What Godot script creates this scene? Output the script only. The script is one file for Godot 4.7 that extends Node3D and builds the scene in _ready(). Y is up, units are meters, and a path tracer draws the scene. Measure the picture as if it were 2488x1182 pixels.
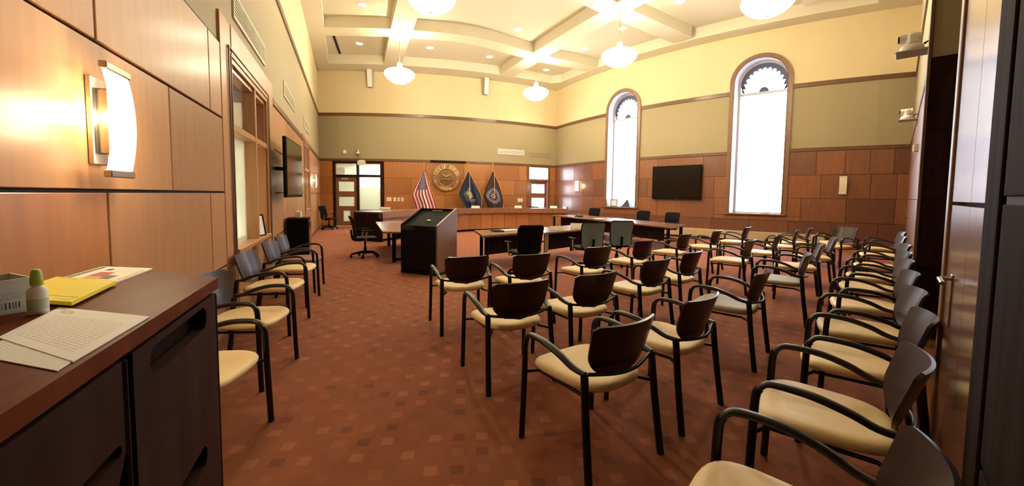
extends Node3D
# A council chamber seen from its near corner. Plan coordinates: x to the right, d away from the camera (d = -z), y up, metres.

var M := {}
var rng := RandomNumberGenerator.new()


func V(x: float, y: float, d: float) -> Vector3:
	return Vector3(x, y, -d)


# ---------------------------------------------------------------- mesh builder
class MB:
	var v := PackedVector3Array()
	var n := PackedVector3Array()
	var t := PackedVector2Array()

	func tri(a: Vector3, b: Vector3, c: Vector3, na: Vector3, nb: Vector3, nc: Vector3, ta := Vector2.ZERO, tb := Vector2.ZERO, tc := Vector2.ZERO) -> void:
		# a, b, c counter-clockwise seen from outside; Godot wants clockwise
		v.append(a); v.append(c); v.append(b)
		n.append(na); n.append(nc); n.append(nb)
		t.append(ta); t.append(tc); t.append(tb)

	func quad(a: Vector3, b: Vector3, c: Vector3, d: Vector3, uv: Array = []) -> void:
		var nn := (b - a).cross(d - a)
		if nn.length() < 1e-10:
			nn = (c - b).cross(d - b)
		if nn.length() < 1e-10:
			return
		nn = nn.normalized()
		if uv.is_empty():
			uv = [auto(a, nn), auto(b, nn), auto(c, nn), auto(d, nn)]
		tri(a, b, c, nn, nn, nn, uv[0], uv[1], uv[2])
		tri(a, c, d, nn, nn, nn, uv[0], uv[2], uv[3])

	func auto(p: Vector3, nn: Vector3) -> Vector2:
		var m := nn.abs()
		if m.y > m.x and m.y > m.z:
			return Vector2(p.x, p.z)
		if m.x > m.z:
			return Vector2(p.z, p.y)
		return Vector2(p.x, p.y)

	func nquad(p: Array, q: Array, uv: Array) -> void:
		tri(p[0], p[1], p[2], q[0], q[1], q[2], uv[0], uv[1], uv[2])
		tri(p[0], p[2], p[3], q[0], q[2], q[3], uv[0], uv[2], uv[3])

	# chamfered box: centre, size, chamfer, turn
	func box(c: Vector3, s: Vector3, e := 0.0, b := Basis.IDENTITY) -> MB:
		var h := s / 2.0
		e = minf(e, minf(h.x, minf(h.y, h.z)) * 0.9)
		var pts := {}
		for sx in [-1, 1]:
			for sy in [-1, 1]:
				for sz in [-1, 1]:
					var k := Vector3(sx, sy, sz)
					var full := Vector3(sx * h.x, sy * h.y, sz * h.z)
					pts[[k, 0]] = c + b * Vector3(full.x, full.y - sy * e, full.z - sz * e)
					pts[[k, 1]] = c + b * Vector3(full.x - sx * e, full.y, full.z - sz * e)
					pts[[k, 2]] = c + b * Vector3(full.x - sx * e, full.y - sy * e, full.z)
		for ax in 3:
			var u := (ax + 1) % 3
			var w := (ax + 2) % 3
			for sg in [-1, 1]:
				var q := []
				for pr in [[-1, -1], [1, -1], [1, 1], [-1, 1]]:
					var k := Vector3.ZERO
					k[ax] = sg; k[u] = pr[0]; k[w] = pr[1]
					q.append(pts[[k, ax]])
				if sg < 0:
					q.reverse()
				quad(q[0], q[1], q[2], q[3])
		if e > 0.0:
			for ax in 3:  # the edges that run along ax
				var u := (ax + 1) % 3
				var w := (ax + 2) % 3
				for su in [-1, 1]:
					for sw in [-1, 1]:
						var k0 := Vector3.ZERO
						var k1 := Vector3.ZERO
						k0[ax] = -1; k1[ax] = 1
						k0[u] = su; k1[u] = su; k0[w] = sw; k1[w] = sw
						var q := [pts[[k0, u]], pts[[k1, u]], pts[[k1, w]], pts[[k0, w]]]
						if su * sw > 0:
							q.reverse()
						quad(q[0], q[1], q[2], q[3])
			for sx in [-1, 1]:
				for sy in [-1, 1]:
					for sz in [-1, 1]:
						var k := Vector3(sx, sy, sz)
						var q := [pts[[k, 0]], pts[[k, 1]], pts[[k, 2]]]
						if sx * sy * sz < 0:
							q.reverse()
						var nn: Vector3 = (b * k).normalized()
						tri(q[0], q[1], q[2], nn, nn, nn)
		return self

	# a tube along points; r is a number or one radius per point; flat squeezes it across the second axis
	func tube(path: Array, r, seg := 10, flat := 1.0) -> MB:
		var np := path.size()
		var rings := []
		var nrm := []
		var up := Vector3.UP
		var t0: Vector3 = (path[1] - path[0]).normalized()
		if absf(t0.dot(up)) > 0.95:
			up = Vector3.RIGHT
		var side := t0.cross(up).normalized()
		for i in np:
			var tg: Vector3 = (path[mini(i + 1, np - 1)] - path[maxi(i - 1, 0)]).normalized()
			side = (side - tg * side.dot(tg)).normalized()
			var o := tg.cross(side)
			var rr: float = r[i] if r is Array else r
			var ring := []
			var rn := []
			for k in seg:
				var a := TAU * k / seg
				ring.append(path[i] + side * cos(a) * rr + o * sin(a) * rr * flat)
				rn.append((side * cos(a) * flat + o * sin(a)).normalized())
			rings.append(ring)
			nrm.append(rn)
		var l := 0.0
		for i in np - 1:
			var l2: float = l + path[i].distance_to(path[i + 1])
			for k in seg:
				var m := (k + 1) % seg
				nquad([rings[i][k], rings[i][m], rings[i + 1][m], rings[i + 1][k]], [nrm[i][k], nrm[i][m], nrm[i + 1][m], nrm[i + 1][k]],
					[Vector2(k * 0.02, l), Vector2((k + 1) * 0.02, l), Vector2((k + 1) * 0.02, l2), Vector2(k * 0.02, l2)])
			l = l2
		for e in [0, np - 1]:
			var dir: Vector3 = (path[0] - path[1]).normalized() if e == 0 else (path[np - 1] - path[np - 2]).normalized()
			for k in seg:
				var m := (k + 1) % seg
				if e == 0:
					tri(path[0], rings[0][m], rings[0][k], dir, dir, dir)
				else:
					tri(path[e], rings[e][k], rings[e][m], dir, dir, dir)
		return self

	# profile of (radius, y), from the bottom up when the outside is to be seen
	func lathe(at: Vector3, prof: Array, seg := 28, b := Basis.IDENTITY) -> MB:
		var pn := []
		for i in prof.size() - 1:
			var d: Vector2 = prof[i + 1] - prof[i]
			pn.append(Vector2(d.y, -d.x).normalized())
		for i in prof.size() - 1:
			var na: Vector2 = pn[i]
			var nb: Vector2 = pn[i]
			if i > 0 and pn[i - 1].dot(pn[i]) > 0.7:
				na = (pn[i - 1] + pn[i]).normalized()
			if i < pn.size() - 1 and pn[i + 1].dot(pn[i]) > 0.7:
				nb = (pn[i + 1] + pn[i]).normalized()
			for k in seg:
				var a0 := TAU * k / seg
				var a1 := TAU * (k + 1) / seg
				var f := func(p: Vector2, a: float) -> Vector3: return b * Vector3(p.x * cos(a), p.y, -p.x * sin(a))
				var P0: Vector2 = prof[i]
				var P1: Vector2 = prof[i + 1]
				nquad([at + f.call(P0, a0), at + f.call(P0, a1), at + f.call(P1, a1), at + f.call(P1, a0)], [f.call(na, a0), f.call(na, a1), f.call(nb, a1), f.call(nb, a0)],
					[Vector2(a0 * 0.3, P0.y), Vector2(a1 * 0.3, P0.y), Vector2(a1 * 0.3, P1.y), Vector2(a0 * 0.3, P1.y)])
		return self

	# rings of equal length, counter-clockwise seen from the last ring's side, joined with smooth sides and capped
	func loft(rings: Array, caps := true) -> MB:
		var nr := rings.size()
		var c: int = rings[0].size()
		var nn := []
		for i in nr:
			var row := []
			for k in c:
				var tu: Vector3 = rings[i][(k + 1) % c] - rings[i][(k + c - 1) % c]
				var tv: Vector3 = rings[mini(i + 1, nr - 1)][k] - rings[maxi(i - 1, 0)][k]
				row.append(tu.cross(tv).normalized())
			nn.append(row)
		for i in nr - 1:
			for k in c:
				var m := (k + 1) % c
				nquad([rings[i][k], rings[i][m], rings[i + 1][m], rings[i + 1][k]], [nn[i][k], nn[i][m], nn[i + 1][m], nn[i + 1][k]],
					[auto(rings[i][k], Vector3.UP), auto(rings[i][m], Vector3.UP), auto(rings[i + 1][m], Vector3.UP), auto(rings[i + 1][k], Vector3.UP)])
		if caps:
			for e in [0, nr - 1]:
				var mid := Vector3.ZERO
				for p in rings[e]:
					mid += p / c
				var cn: Vector3 = (rings[e][1] - rings[e][0]).cross(mid - rings[e][0]).normalized()
				if e == 0:
					cn = -cn
				for k in c:
					var m := (k + 1) % c
					var q := [rings[e][k], rings[e][m], mid]
					if e == 0:
						q = [rings[e][m], rings[e][k], mid]
					tri(q[0], q[1], q[2], cn, cn, cn, auto(q[0], cn), auto(q[1], cn), auto(q[2], cn))
		return self

	# a curved sheet: rows of points P[i][j] (i up, j to the right seen from its face), given thickness behind
	func sheet(P: Array, th: float, uvs: Array = []) -> MB:
		var a := P.size()
		var b: int = P[0].size()
		var N := []
		var Q := []
		for i in a:
			var rn := []
			var rq := []
			for j in b:
				var tu: Vector3 = P[i][mini(j + 1, b - 1)] - P[i][maxi(j - 1, 0)]
				var tv: Vector3 = P[mini(i + 1, a - 1)][j] - P[maxi(i - 1, 0)][j]
				var m := tu.cross(tv)
				if m.length() < 1e-9:
					m = (P[a / 2][b - 1] - P[a / 2][0]).cross(P[a - 1][b / 2] - P[0][b / 2])
				rn.append(m.normalized())
				rq.append(P[i][j] - m.normalized() * th)
			N.append(rn)
			Q.append(rq)
		for i in a - 1:
			for j in b - 1:
				var uv := []
				for e in [[i, j], [i, j + 1], [i + 1, j + 1], [i + 1, j]]:
					uv.append(Vector2(float(e[1]) / (b - 1), 1.0 - float(e[0]) / (a - 1)) if uvs.is_empty() else Vector2(uvs[e[0]][e[1]]))
				nquad([P[i][j], P[i][j + 1], P[i + 1][j + 1], P[i + 1][j]], [N[i][j], N[i][j + 1], N[i + 1][j + 1], N[i + 1][j]], uv)
				nquad([Q[i][j + 1], Q[i][j], Q[i + 1][j], Q[i + 1][j + 1]], [-N[i][j + 1], -N[i][j], -N[i + 1][j], -N[i + 1][j + 1]], [uv[1], uv[0], uv[3], uv[2]])
		for j in b - 1:
			quad(Q[0][j], Q[0][j + 1], P[0][j + 1], P[0][j], [Vector2.ZERO, Vector2.ZERO, Vector2.ZERO, Vector2.ZERO])
			quad(P[a - 1][j], P[a - 1][j + 1], Q[a - 1][j + 1], Q[a - 1][j], [Vector2.ZERO, Vector2.ZERO, Vector2.ZERO, Vector2.ZERO])
		for i in a - 1:
			quad(P[i][0], P[i + 1][0], Q[i + 1][0], Q[i][0], [Vector2.ZERO, Vector2.ZERO, Vector2.ZERO, Vector2.ZERO])
			quad(P[i][b - 1], Q[i][b - 1], Q[i + 1][b - 1], P[i + 1][b - 1], [Vector2.ZERO, Vector2.ZERO, Vector2.ZERO, Vector2.ZERO])
		return self

	# an upright slab over a plan polygon of (x, d)
	func prism(poly: PackedVector2Array, y0: float, y1: float) -> MB:
		var area := 0.0
		for i in poly.size():
			area += poly[i].cross(poly[(i + 1) % poly.size()])
		var p := poly.duplicate()
		if area < 0.0:
			p.reverse()
		var ix := Geometry2D.triangulate_polygon(p)
		for k in range(0, ix.size(), 3):
			var q := [p[ix[k]], p[ix[k + 1]], p[ix[k + 2]]]
			if (q[1] - q[0]).cross(q[2] - q[0]) < 0.0:
				q.reverse()
			tri(Vector3(q[0].x, y1, -q[0].y), Vector3(q[1].x, y1, -q[1].y), Vector3(q[2].x, y1, -q[2].y), Vector3.UP, Vector3.UP, Vector3.UP, q[0], q[1], q[2])
			tri(Vector3(q[0].x, y0, -q[0].y), Vector3(q[2].x, y0, -q[2].y), Vector3(q[1].x, y0, -q[1].y), Vector3.DOWN, Vector3.DOWN, Vector3.DOWN, q[0], q[2], q[1])
		var l := 0.0
		for i in p.size():
			var a: Vector2 = p[i]
			var b: Vector2 = p[(i + 1) % p.size()]
			var l2 := l + a.distance_to(b)
			quad(Vector3(a.x, y0, -a.y), Vector3(b.x, y0, -b.y), Vector3(b.x, y1, -b.y), Vector3(a.x, y1, -a.y), [Vector2(l, y0), Vector2(l2, y0), Vector2(l2, y1), Vector2(l, y1)])
			l = l2
		return self

	# between two outlines of equal length, both counter-clockwise seen from the front: a plate with a hole
	func ring(outer: Array, inner: Array) -> MB:
		var c := outer.size()
		for k in c:
			var m := (k + 1) % c
			quad(outer[k], outer[m], inner[m], inner[k])
		return self

	func mesh() -> ArrayMesh:
		var a := []
		a.resize(Mesh.ARRAY_MAX)
		a[Mesh.ARRAY_VERTEX] = v
		a[Mesh.ARRAY_NORMAL] = n
		a[Mesh.ARRAY_TEX_UV] = t
		var m := ArrayMesh.new()
		m.add_surface_from_arrays(Mesh.PRIMITIVE_TRIANGLES, a)
		return m


# ---------------------------------------------------------------- a wall: a plan line from P to Q that may bow into the room by b
class Wall:
	var P: Vector2
	var u: Vector2
	var nrm: Vector2
	var L: float
	var b: float

	func _init(p: Vector2, q: Vector2, bow: float) -> void:
		P = p
		L = p.distance_to(q)
		u = (q - p) / L
		nrm = Vector2(u.y, -u.x)
		b = bow

	func flat(s: float, o := 0.0) -> Vector2:
		var k := s / L
		return P + u * s + nrm * (4.0 * b * k * (1.0 - k) + o)

	func at(s: float, y: float, o := 0.0) -> Vector3:
		var p := flat(s, o)
		return Vector3(p.x, y, -p.y)

	func normal(s: float) -> Vector3:
		var k := s / L
		var d := (u + nrm * (4.0 * b * (1.0 - 2.0 * k) / L)).normalized()
		return Vector3(d.y, 0, d.x)

	# x along the wall (increasing s), y up, z into the room
	func basis(s: float) -> Basis:
		var z := normal(s)
		return Basis(Vector3.UP.cross(z), Vector3.UP, z)


func wb(mb: MB, w: Wall, s0: float, s1: float, y0: float, y1: float, o0: float, o1: float, e := 0.0) -> MB:
	# a block on a wall, bent with it; o0 behind, o1 in front, chamfer e on the front edges
	# seen from the room s increases to the RIGHT only where the wall is walked that way: A, B, C, D are all walked left to right
	var nseg := 1 if w.b == 0.0 else maxi(1, int(ceil((s1 - s0) / 1.2)))
	var oe := o1 - e
	for i in nseg:
		var a := lerpf(s0, s1, float(i) / nseg)
		var c := lerpf(s0, s1, float(i + 1) / nseg)
		var a2 := a + (e if i == 0 else 0.0)
		var c2 := c - (e if i == nseg - 1 else 0.0)
		mb.quad(w.at(a2, y0 + e, o1), w.at(c2, y0 + e, o1), w.at(c2, y1 - e, o1), w.at(a2, y1 - e, o1), [Vector2(a, y0), Vector2(c, y0), Vector2(c, y1), Vector2(a, y1)])
		mb.quad(w.at(a, y1, oe), w.at(c, y1, oe), w.at(c, y1, o0), w.at(a, y1, o0), [Vector2(a, y1), Vector2(c, y1), Vector2(c, y1 + o1 - o0), Vector2(a, y1 + o1 - o0)])
		mb.quad(w.at(a, y0, o0), w.at(c, y0, o0), w.at(c, y0, oe), w.at(a, y0, oe), [Vector2(a, y0), Vector2(c, y0), Vector2(c, y0 + o1 - o0), Vector2(a, y0 + o1 - o0)])
		mb.quad(w.at(c, y0, o0), w.at(a, y0, o0), w.at(a, y1, o0), w.at(c, y1, o0))
		if e > 0.0:
			mb.quad(w.at(a2, y1 - e, o1), w.at(c2, y1 - e, o1), w.at(c, y1, oe), w.at(a, y1, oe))
			mb.quad(w.at(a, y0, oe), w.at(c, y0, oe), w.at(c2, y0 + e, o1), w.at(a2, y0 + e, o1))
		if i == 0:
			mb.quad(w.at(a, y0, o0), w.at(a, y0, oe), w.at(a, y1, oe), w.at(a, y1, o0))
			if e > 0.0:
				mb.quad(w.at(a, y0, oe), w.at(a2, y0 + e, o1), w.at(a2, y1 - e, o1), w.at(a, y1, oe))
		if i == nseg - 1:
			mb.quad(w.at(c, y0, oe), w.at(c, y0, o0), w.at(c, y1, o0), w.at(c, y1, oe))
			if e > 0.0:
				mb.quad(w.at(c2, y0 + e, o1), w.at(c, y0, oe), w.at(c, y1, oe), w.at(c2, y1 - e, o1))
	return mb


# ---------------------------------------------------------------- naming
func base_of(called: String) -> String:
	return called


var taken := {}


func numbered(called: String) -> String:
	if not taken.has(called):
		taken[called] = 0
		return called
	taken[called] += 1
	return "%s_%03d" % [called, taken[called]]


func obj(called: String, mb: MB, mat: Material, parent: Node = self) -> MeshInstance3D:
	var o := MeshInstance3D.new()
	o.mesh = mb.mesh()
	o.material_override = mat
	o.name = numbered(called) if parent == self else called
	parent.add_child(o, true)
	return o


func tag(o: Node, label: String, category: String, group := "") -> Node:
	o.set_meta("label", label)
	o.set_meta("category", category)
	if group:
		o.set_meta("group", group)
	return o


func thing(called: String, label: String, category: String, at := Vector3.ZERO, turn := 0.0, group := "") -> Node3D:
	var o := Node3D.new()
	o.name = numbered(called)
	add_child(o)
	o.position = at
	o.rotation.y = turn
	tag(o, label, category, group)
	return o


func structure(called: String, label: String, category: String) -> Node3D:
	var o := thing(called, label, category)
	o.set_meta("kind", "structure")
	return o


func dup(root: Node3D, at: Vector3, turn: float, label: String, group := "") -> Node3D:
	var r: Node3D = root.duplicate()
	var stem := String(root.name)
	var rx := RegEx.create_from_string("_\\d{3}$")
	r.name = numbered(rx.sub(stem, ""))
	add_child(r)
	r.position = at
	r.rotation.y = turn
	r.set_meta("label", label)
	if group:
		r.set_meta("group", group)
	return r


# yaw so that a thing whose front is local -z looks along the plan angle deg (0 = away from the camera, + = to the right)
func face(deg: float) -> float:
	return -deg_to_rad(deg)


# ---------------------------------------------------------------- materials
func flatmat(c: Color, rough := 0.6, metal := 0.0) -> StandardMaterial3D:
	var m := StandardMaterial3D.new()
	m.albedo_color = c
	m.roughness = rough
	m.metallic = metal
	return m


func noise_tex(freq: float, lo: Color, hi: Color, sd: int, size := 256, normal := false, oct := 3) -> NoiseTexture2D:
	var n := FastNoiseLite.new()
	n.seed = sd
	n.frequency = freq
	n.fractal_octaves = oct
	var t := NoiseTexture2D.new()
	t.width = size
	t.height = size
	t.seamless = true
	t.noise = n
	if normal:
		t.as_normal_map = true
		t.bump_strength = 2.0
	else:
		var g := Gradient.new()
		g.set_color(0, lo)
		g.set_color(1, hi)
		t.color_ramp = g
	return t


func wood(c: Color, sd: int, rough := 0.32, coat := 0.35, contrast := 0.10) -> StandardMaterial3D:
	var m := flatmat(Color.WHITE, rough)
	m.albedo_texture = noise_tex(0.02, c.darkened(contrast), c.lightened(contrast * 0.6), sd)
	m.uv1_scale = Vector3(2.2, 0.22, 1)
	if coat > 0.0:
		m.clearcoat_enabled = true
		m.clearcoat = coat
		m.clearcoat_roughness = 0.22
	return m


func glow(c: Color, e: float) -> StandardMaterial3D:
	var m := flatmat(Color(0.9, 0.88, 0.8), 0.4)
	m.emission_enabled = true
	m.emission = c
	m.emission_energy_multiplier = e
	return m


func pane(a := 0.06, c := Color(0.95, 0.98, 1.0)) -> StandardMaterial3D:
	var m := flatmat(Color(c.r, c.g, c.b, a), 0.02)
	m.transparency = BaseMaterial3D.TRANSPARENCY_ALPHA
	return m


func printed(im: Image, rough := 0.7) -> StandardMaterial3D:
	var m := flatmat(Color.WHITE, rough)
	m.albedo_texture = ImageTexture.create_from_image(im)
	return m


func carpet_image() -> Image:
	var im := Image.create(768, 768, false, Image.FORMAT_RGB8)
	var fine := FastNoiseLite.new()
	fine.seed = 3
	fine.frequency = 0.35
	var slow := FastNoiseLite.new()
	slow.seed = 5
	slow.frequency = 0.012
	var r := RandomNumberGenerator.new()
	r.seed = 11
	var cells := []
	for k in 256:
		cells.append(r.randf())
	for y in 768:
		for x in 768:
			var cx := x / 48
			var cy := y / 48
			var k: float = cells[cx + cy * 16]
			var c := Color(0.52, 0.295, 0.185)
			var lx := absf(x % 48 - 23.5)
			var ly := absf(y % 48 - 23.5)
			if lx < 12.0 and ly < 12.0:
				if (cx + cy) % 2 == 0:
					c = c.lerp(Color(0.62, 0.38, 0.26), 0.15 + 0.75 * k)
				elif k < 0.3:
					c = c.lerp(Color(0.36, 0.19, 0.15), 0.5)
			var f := 1.0 + 0.16 * fine.get_noise_2d(x, y * 1.7) + 0.07 * slow.get_noise_2d(x, y) + (0.03 if (x / 2 + y / 3) % 2 == 0 else -0.03)
			im.set_pixel(x, y, Color(c.r * f, c.g * f, c.b * f))
	return im


func disc(im: Image, cx: float, cy: float, r: float, c: Color, r0 := 0.0) -> void:
	for y in range(maxi(0, int(cy - r)), mini(im.get_height(), int(cy + r) + 1)):
		for x in range(maxi(0, int(cx - r)), mini(im.get_width(), int(cx + r) + 1)):
			var d := Vector2(x - cx, y - cy).length()
			if d <= r and d >= r0:
				im.set_pixel(x, y, c)


func star(im: Image, cx: float, cy: float, r: float, c: Color, points := 5, inner := 0.42) -> void:
	for y in range(maxi(0, int(cy - r)), mini(im.get_height(), int(cy + r) + 1)):
		for x in range(maxi(0, int(cx - r)), mini(im.get_width(), int(cx + r) + 1)):
			var p := Vector2(x - cx, y - cy)
			var a := fposmod(atan2(p.x, -p.y), TAU / points)
			var k := absf(a / (TAU / points) - 0.5) * 2.0
			if p.length() <= r * lerpf(inner, 1.0, k * k):
				im.set_pixel(x, y, c)


func lines(im: Image, x0: int, y0: int, x1: int, y1: int, step: int, c: Color, sd: int) -> void:
	# lines of small print too fine to read
	var r := RandomNumberGenerator.new()
	r.seed = sd
	var y := y0
	while y < y1:
		var x := x0
		while x < x1 - 4:
			var w := r.randi_range(4, 16)
			im.fill_rect(Rect2i(x, y, mini(w, x1 - x), maxi(1, step / 3)), c)
			x += w + r.randi_range(2, 4)
		y += step


func make_materials() -> void:
	M.cream = flatmat(Color(0.85, 0.79, 0.635), 0.75)
	M.olive = flatmat(Color(0.62, 0.575, 0.45), 0.75)
	M.ceil = flatmat(Color(0.82, 0.795, 0.71), 0.8)
	M.joint = flatmat(Color(0.035, 0.025, 0.02), 0.8)
	M.railing = wood(Color(0.40, 0.26, 0.16), 21, 0.4, 0.2)
	M.tan = [wood(Color(0.67, 0.49, 0.345), 31, 0.42, 0.12, 0.05), wood(Color(0.70, 0.515, 0.36), 32, 0.42, 0.12, 0.05), wood(Color(0.64, 0.465, 0.32), 33, 0.42, 0.12, 0.05)]
	for k in M.tan:
		k.metallic_specular = 0.3
	M.orange = [wood(Color(0.66, 0.43, 0.235), 41, 0.34, 0.3, 0.06), wood(Color(0.62, 0.40, 0.22), 42, 0.34, 0.3, 0.06), wood(Color(0.69, 0.455, 0.25), 43, 0.34, 0.3, 0.06)]
	M.red = [wood(Color(0.51, 0.33, 0.235), 51, 0.32, 0.35, 0.06), wood(Color(0.46, 0.30, 0.225), 52, 0.32, 0.35, 0.06), wood(Color(0.55, 0.35, 0.235), 53, 0.32, 0.35, 0.06), wood(Color(0.42, 0.275, 0.21), 54, 0.32, 0.35, 0.06)]
	M.casing = wood(Color(0.50, 0.365, 0.27), 61, 0.4, 0.2, 0.06)
	M.walnut = wood(Color(0.155, 0.085, 0.075), 62, 0.5, 0.0)
	M.walnut.metallic_specular = 0.2
	M.darkwood = wood(Color(0.11, 0.068, 0.055), 63, 0.8, 0.0)
	M.darkwood.metallic_specular = 0.12
	M.counter = wood(Color(0.38, 0.17, 0.09), 64, 0.5, 0.0)
	M.counter.metallic_specular = 0.15
	M.door = wood(Color(0.46, 0.27, 0.13), 65, 0.16, 1.0)
	M.table = wood(Color(0.52, 0.37, 0.27), 66, 0.25, 0.5)
	M.dais = wood(Color(0.56, 0.36, 0.22), 67)
	M.black = flatmat(Color(0.03, 0.028, 0.028), 0.7)
	M.black.metallic_specular = 0.25
	M.blackgloss = flatmat(Color(0.015, 0.015, 0.016), 0.12)
	M.frame = flatmat(Color(0.05, 0.043, 0.04), 0.38, 0.3)
	M.armpad = flatmat(Color(0.075, 0.062, 0.055), 0.42)
	M.shell = wood(Color(0.175, 0.10, 0.085), 71, 0.36, 0.2, 0.06)
	M.shell.metallic_specular = 0.35
	M.seat = flatmat(Color(0.90, 0.80, 0.60), 0.55)
	M.seatgrey = flatmat(Color(0.62, 0.60, 0.53), 0.6)
	M.seattan = flatmat(Color(0.55, 0.36, 0.25), 0.6)
	M.mesh_blue = flatmat(Color(0.47, 0.62, 0.70), 0.6)
	M.white = flatmat(Color(0.90, 0.90, 0.89), 0.5)
	M.grey = flatmat(Color(0.62, 0.62, 0.6), 0.5)
	M.metal = flatmat(Color(0.72, 0.70, 0.66), 0.25, 1.0)
	M.brass = flatmat(Color(0.78, 0.60, 0.30), 0.35, 0.9)
	M.gold = flatmat(Color(0.85, 0.62, 0.22), 0.5, 0.2)
	M.bronze = wood(Color(0.62, 0.44, 0.25), 81, 0.4, 0.3, 0.15)
	M.letter = flatmat(Color(0.90, 0.80, 0.58), 0.35, 0.3)
	M.bronzedark = flatmat(Color(0.46, 0.32, 0.18), 0.5)
	M.ventmat = flatmat(Color(0.80, 0.77, 0.66), 0.5)
	M.slot = flatmat(Color(0.06, 0.055, 0.05), 0.8)
	M.radiator = flatmat(Color(0.74, 0.66, 0.52), 0.5)
	M.pane = pane()
	M.frost = flatmat(Color(0.80, 0.86, 0.80, 0.55), 0.6)
	M.frost.transparency = BaseMaterial3D.TRANSPARENCY_ALPHA
	M.bowl = glow(Color(1.0, 0.93, 0.76), 2.6)
	M.lamp = glow(Color(1.0, 0.94, 0.80), 4.0)
	M.sconce = glow(Color(1.0, 0.95, 0.84), 2.2)
	M.sconce_off = flatmat(Color(0.92, 0.89, 0.80), 0.35)
	M.tube = glow(Color(1.0, 1.0, 0.95), 3.0)
	M.winpaint = flatmat(Color(0.74, 0.73, 0.76), 0.5)
	M.fan = flatmat(Color(0.30, 0.33, 0.42), 0.6)
	M.hall = flatmat(Color(0.82, 0.81, 0.75), 0.8)
	var cm := printed(carpet_image(), 0.95)
	M.carpet = cm
	cm.uv1_scale = Vector3(1.0 / 2.16, 1.0 / 2.16, 1)
	cm.texture_filter = BaseMaterial3D.TEXTURE_FILTER_LINEAR_WITH_MIPMAPS_ANISOTROPIC


# ---------------------------------------------------------------- lights
func omni(parent: Node, at: Vector3, c: Color, e: float, size: float, called := "lamp_light") -> void:
	var l := OmniLight3D.new()
	l.name = called
	l.light_color = c
	l.light_energy = e
	l.light_size = size
	l.omni_range = 40.0
	l.omni_attenuation = 2.0
	l.shadow_enabled = true
	parent.add_child(l, true)
	l.position = at


var A: Wall
var B: Wall
var C: Wall
var D: Wall
const TOP := 6.62
const TRAY := 6.98
const WARM := Color(1.0, 0.93, 0.79)


func _ready() -> void:
	rng.seed = 7
	# camera
	var cam := Camera3D.new()
	cam.name = "camera"
	cam.projection = Camera3D.PROJECTION_FRUSTUM
	cam.near = 0.05
	cam.far = 200.0
	cam.size = 0.05 * 1182.0 / 950.0
	cam.frustum_offset = Vector2(0, -0.05 * 57.4 / 950.0)
	add_child(cam)
	cam.position = Vector3(0, 1.42, 0)
	cam.rotation_degrees = Vector3(-3.53, 0, 0.6)
	cam.current = true
	# sky and exposure: a bright overcast day outside the windows
	var env := Environment.new()
	env.background_mode = Environment.BG_SKY
	var sm := ProceduralSkyMaterial.new()
	sm.sky_top_color = Color(0.80, 0.87, 1.0)
	sm.sky_horizon_color = Color(0.93, 0.96, 1.0)
	sm.ground_horizon_color = Color(0.90, 0.93, 1.0)
	sm.ground_bottom_color = Color(0.80, 0.83, 0.88)
	sm.sun_angle_max = 0.0
	sm.energy_multiplier = 12.0
	var sky := Sky.new()
	sky.sky_material = sm
	env.sky = sky
	env.tonemap_mode = Environment.TONE_MAPPER_LINEAR
	env.tonemap_exposure = 1.4
	env.sdfgi_enabled = true
	env.ssao_enabled = true
	env.ssil_enabled = true
	var we := WorldEnvironment.new()
	we.name = "world"
	we.environment = env
	add_child(we)

	make_materials()
	A = Wall.new(Vector2(-0.752, -1.042), Vector2(-8.35, 17.0), 0.0)
	B = Wall.new(Vector2(-8.35, 17.0), Vector2(2.15, 19.8), 0.97)
	C = Wall.new(Vector2(2.15, 19.8), Vector2(10.88, 10.77), 1.25)
	D = Wall.new(Vector2(10.88, 10.77), Vector2(-0.752, -1.042), 0.0)
	build_floor_and_ceiling()
	build_left_wall()
	build_back_wall()
	build_window_wall()
	build_near_wall()
	build_pendants()
	build_fixtures()
	build_dais_and_tables()
	build_chairs()
	build_office_chairs()
	build_flags_and_seal()
	build_cabinet()


# ---------------------------------------------------------------- floor and ceiling
func inset(oa: float, ob: float, oc: float, od: float) -> PackedVector2Array:
	# the room's outline moved inwards, walked A, B, C, D
	var p := PackedVector2Array()
	var da := A.P + A.nrm * oa
	var dd := D.P + D.nrm * od
	var near: Vector2 = Geometry2D.line_intersects_line(da, A.u, dd, D.u)
	p.append(near)
	for k in 13:
		var s := lerpf(0.0, B.L, k / 12.0)
		s = clampf(s, oa * 1.02, B.L - oc * 1.15)
		p.append(B.flat(s, ob))
	for k in 13:
		var s := lerpf(0.0, C.L, k / 12.0)
		s = clampf(s, ob * 1.15, C.L - od)
		p.append(C.flat(s, oc))
	return p


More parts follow.
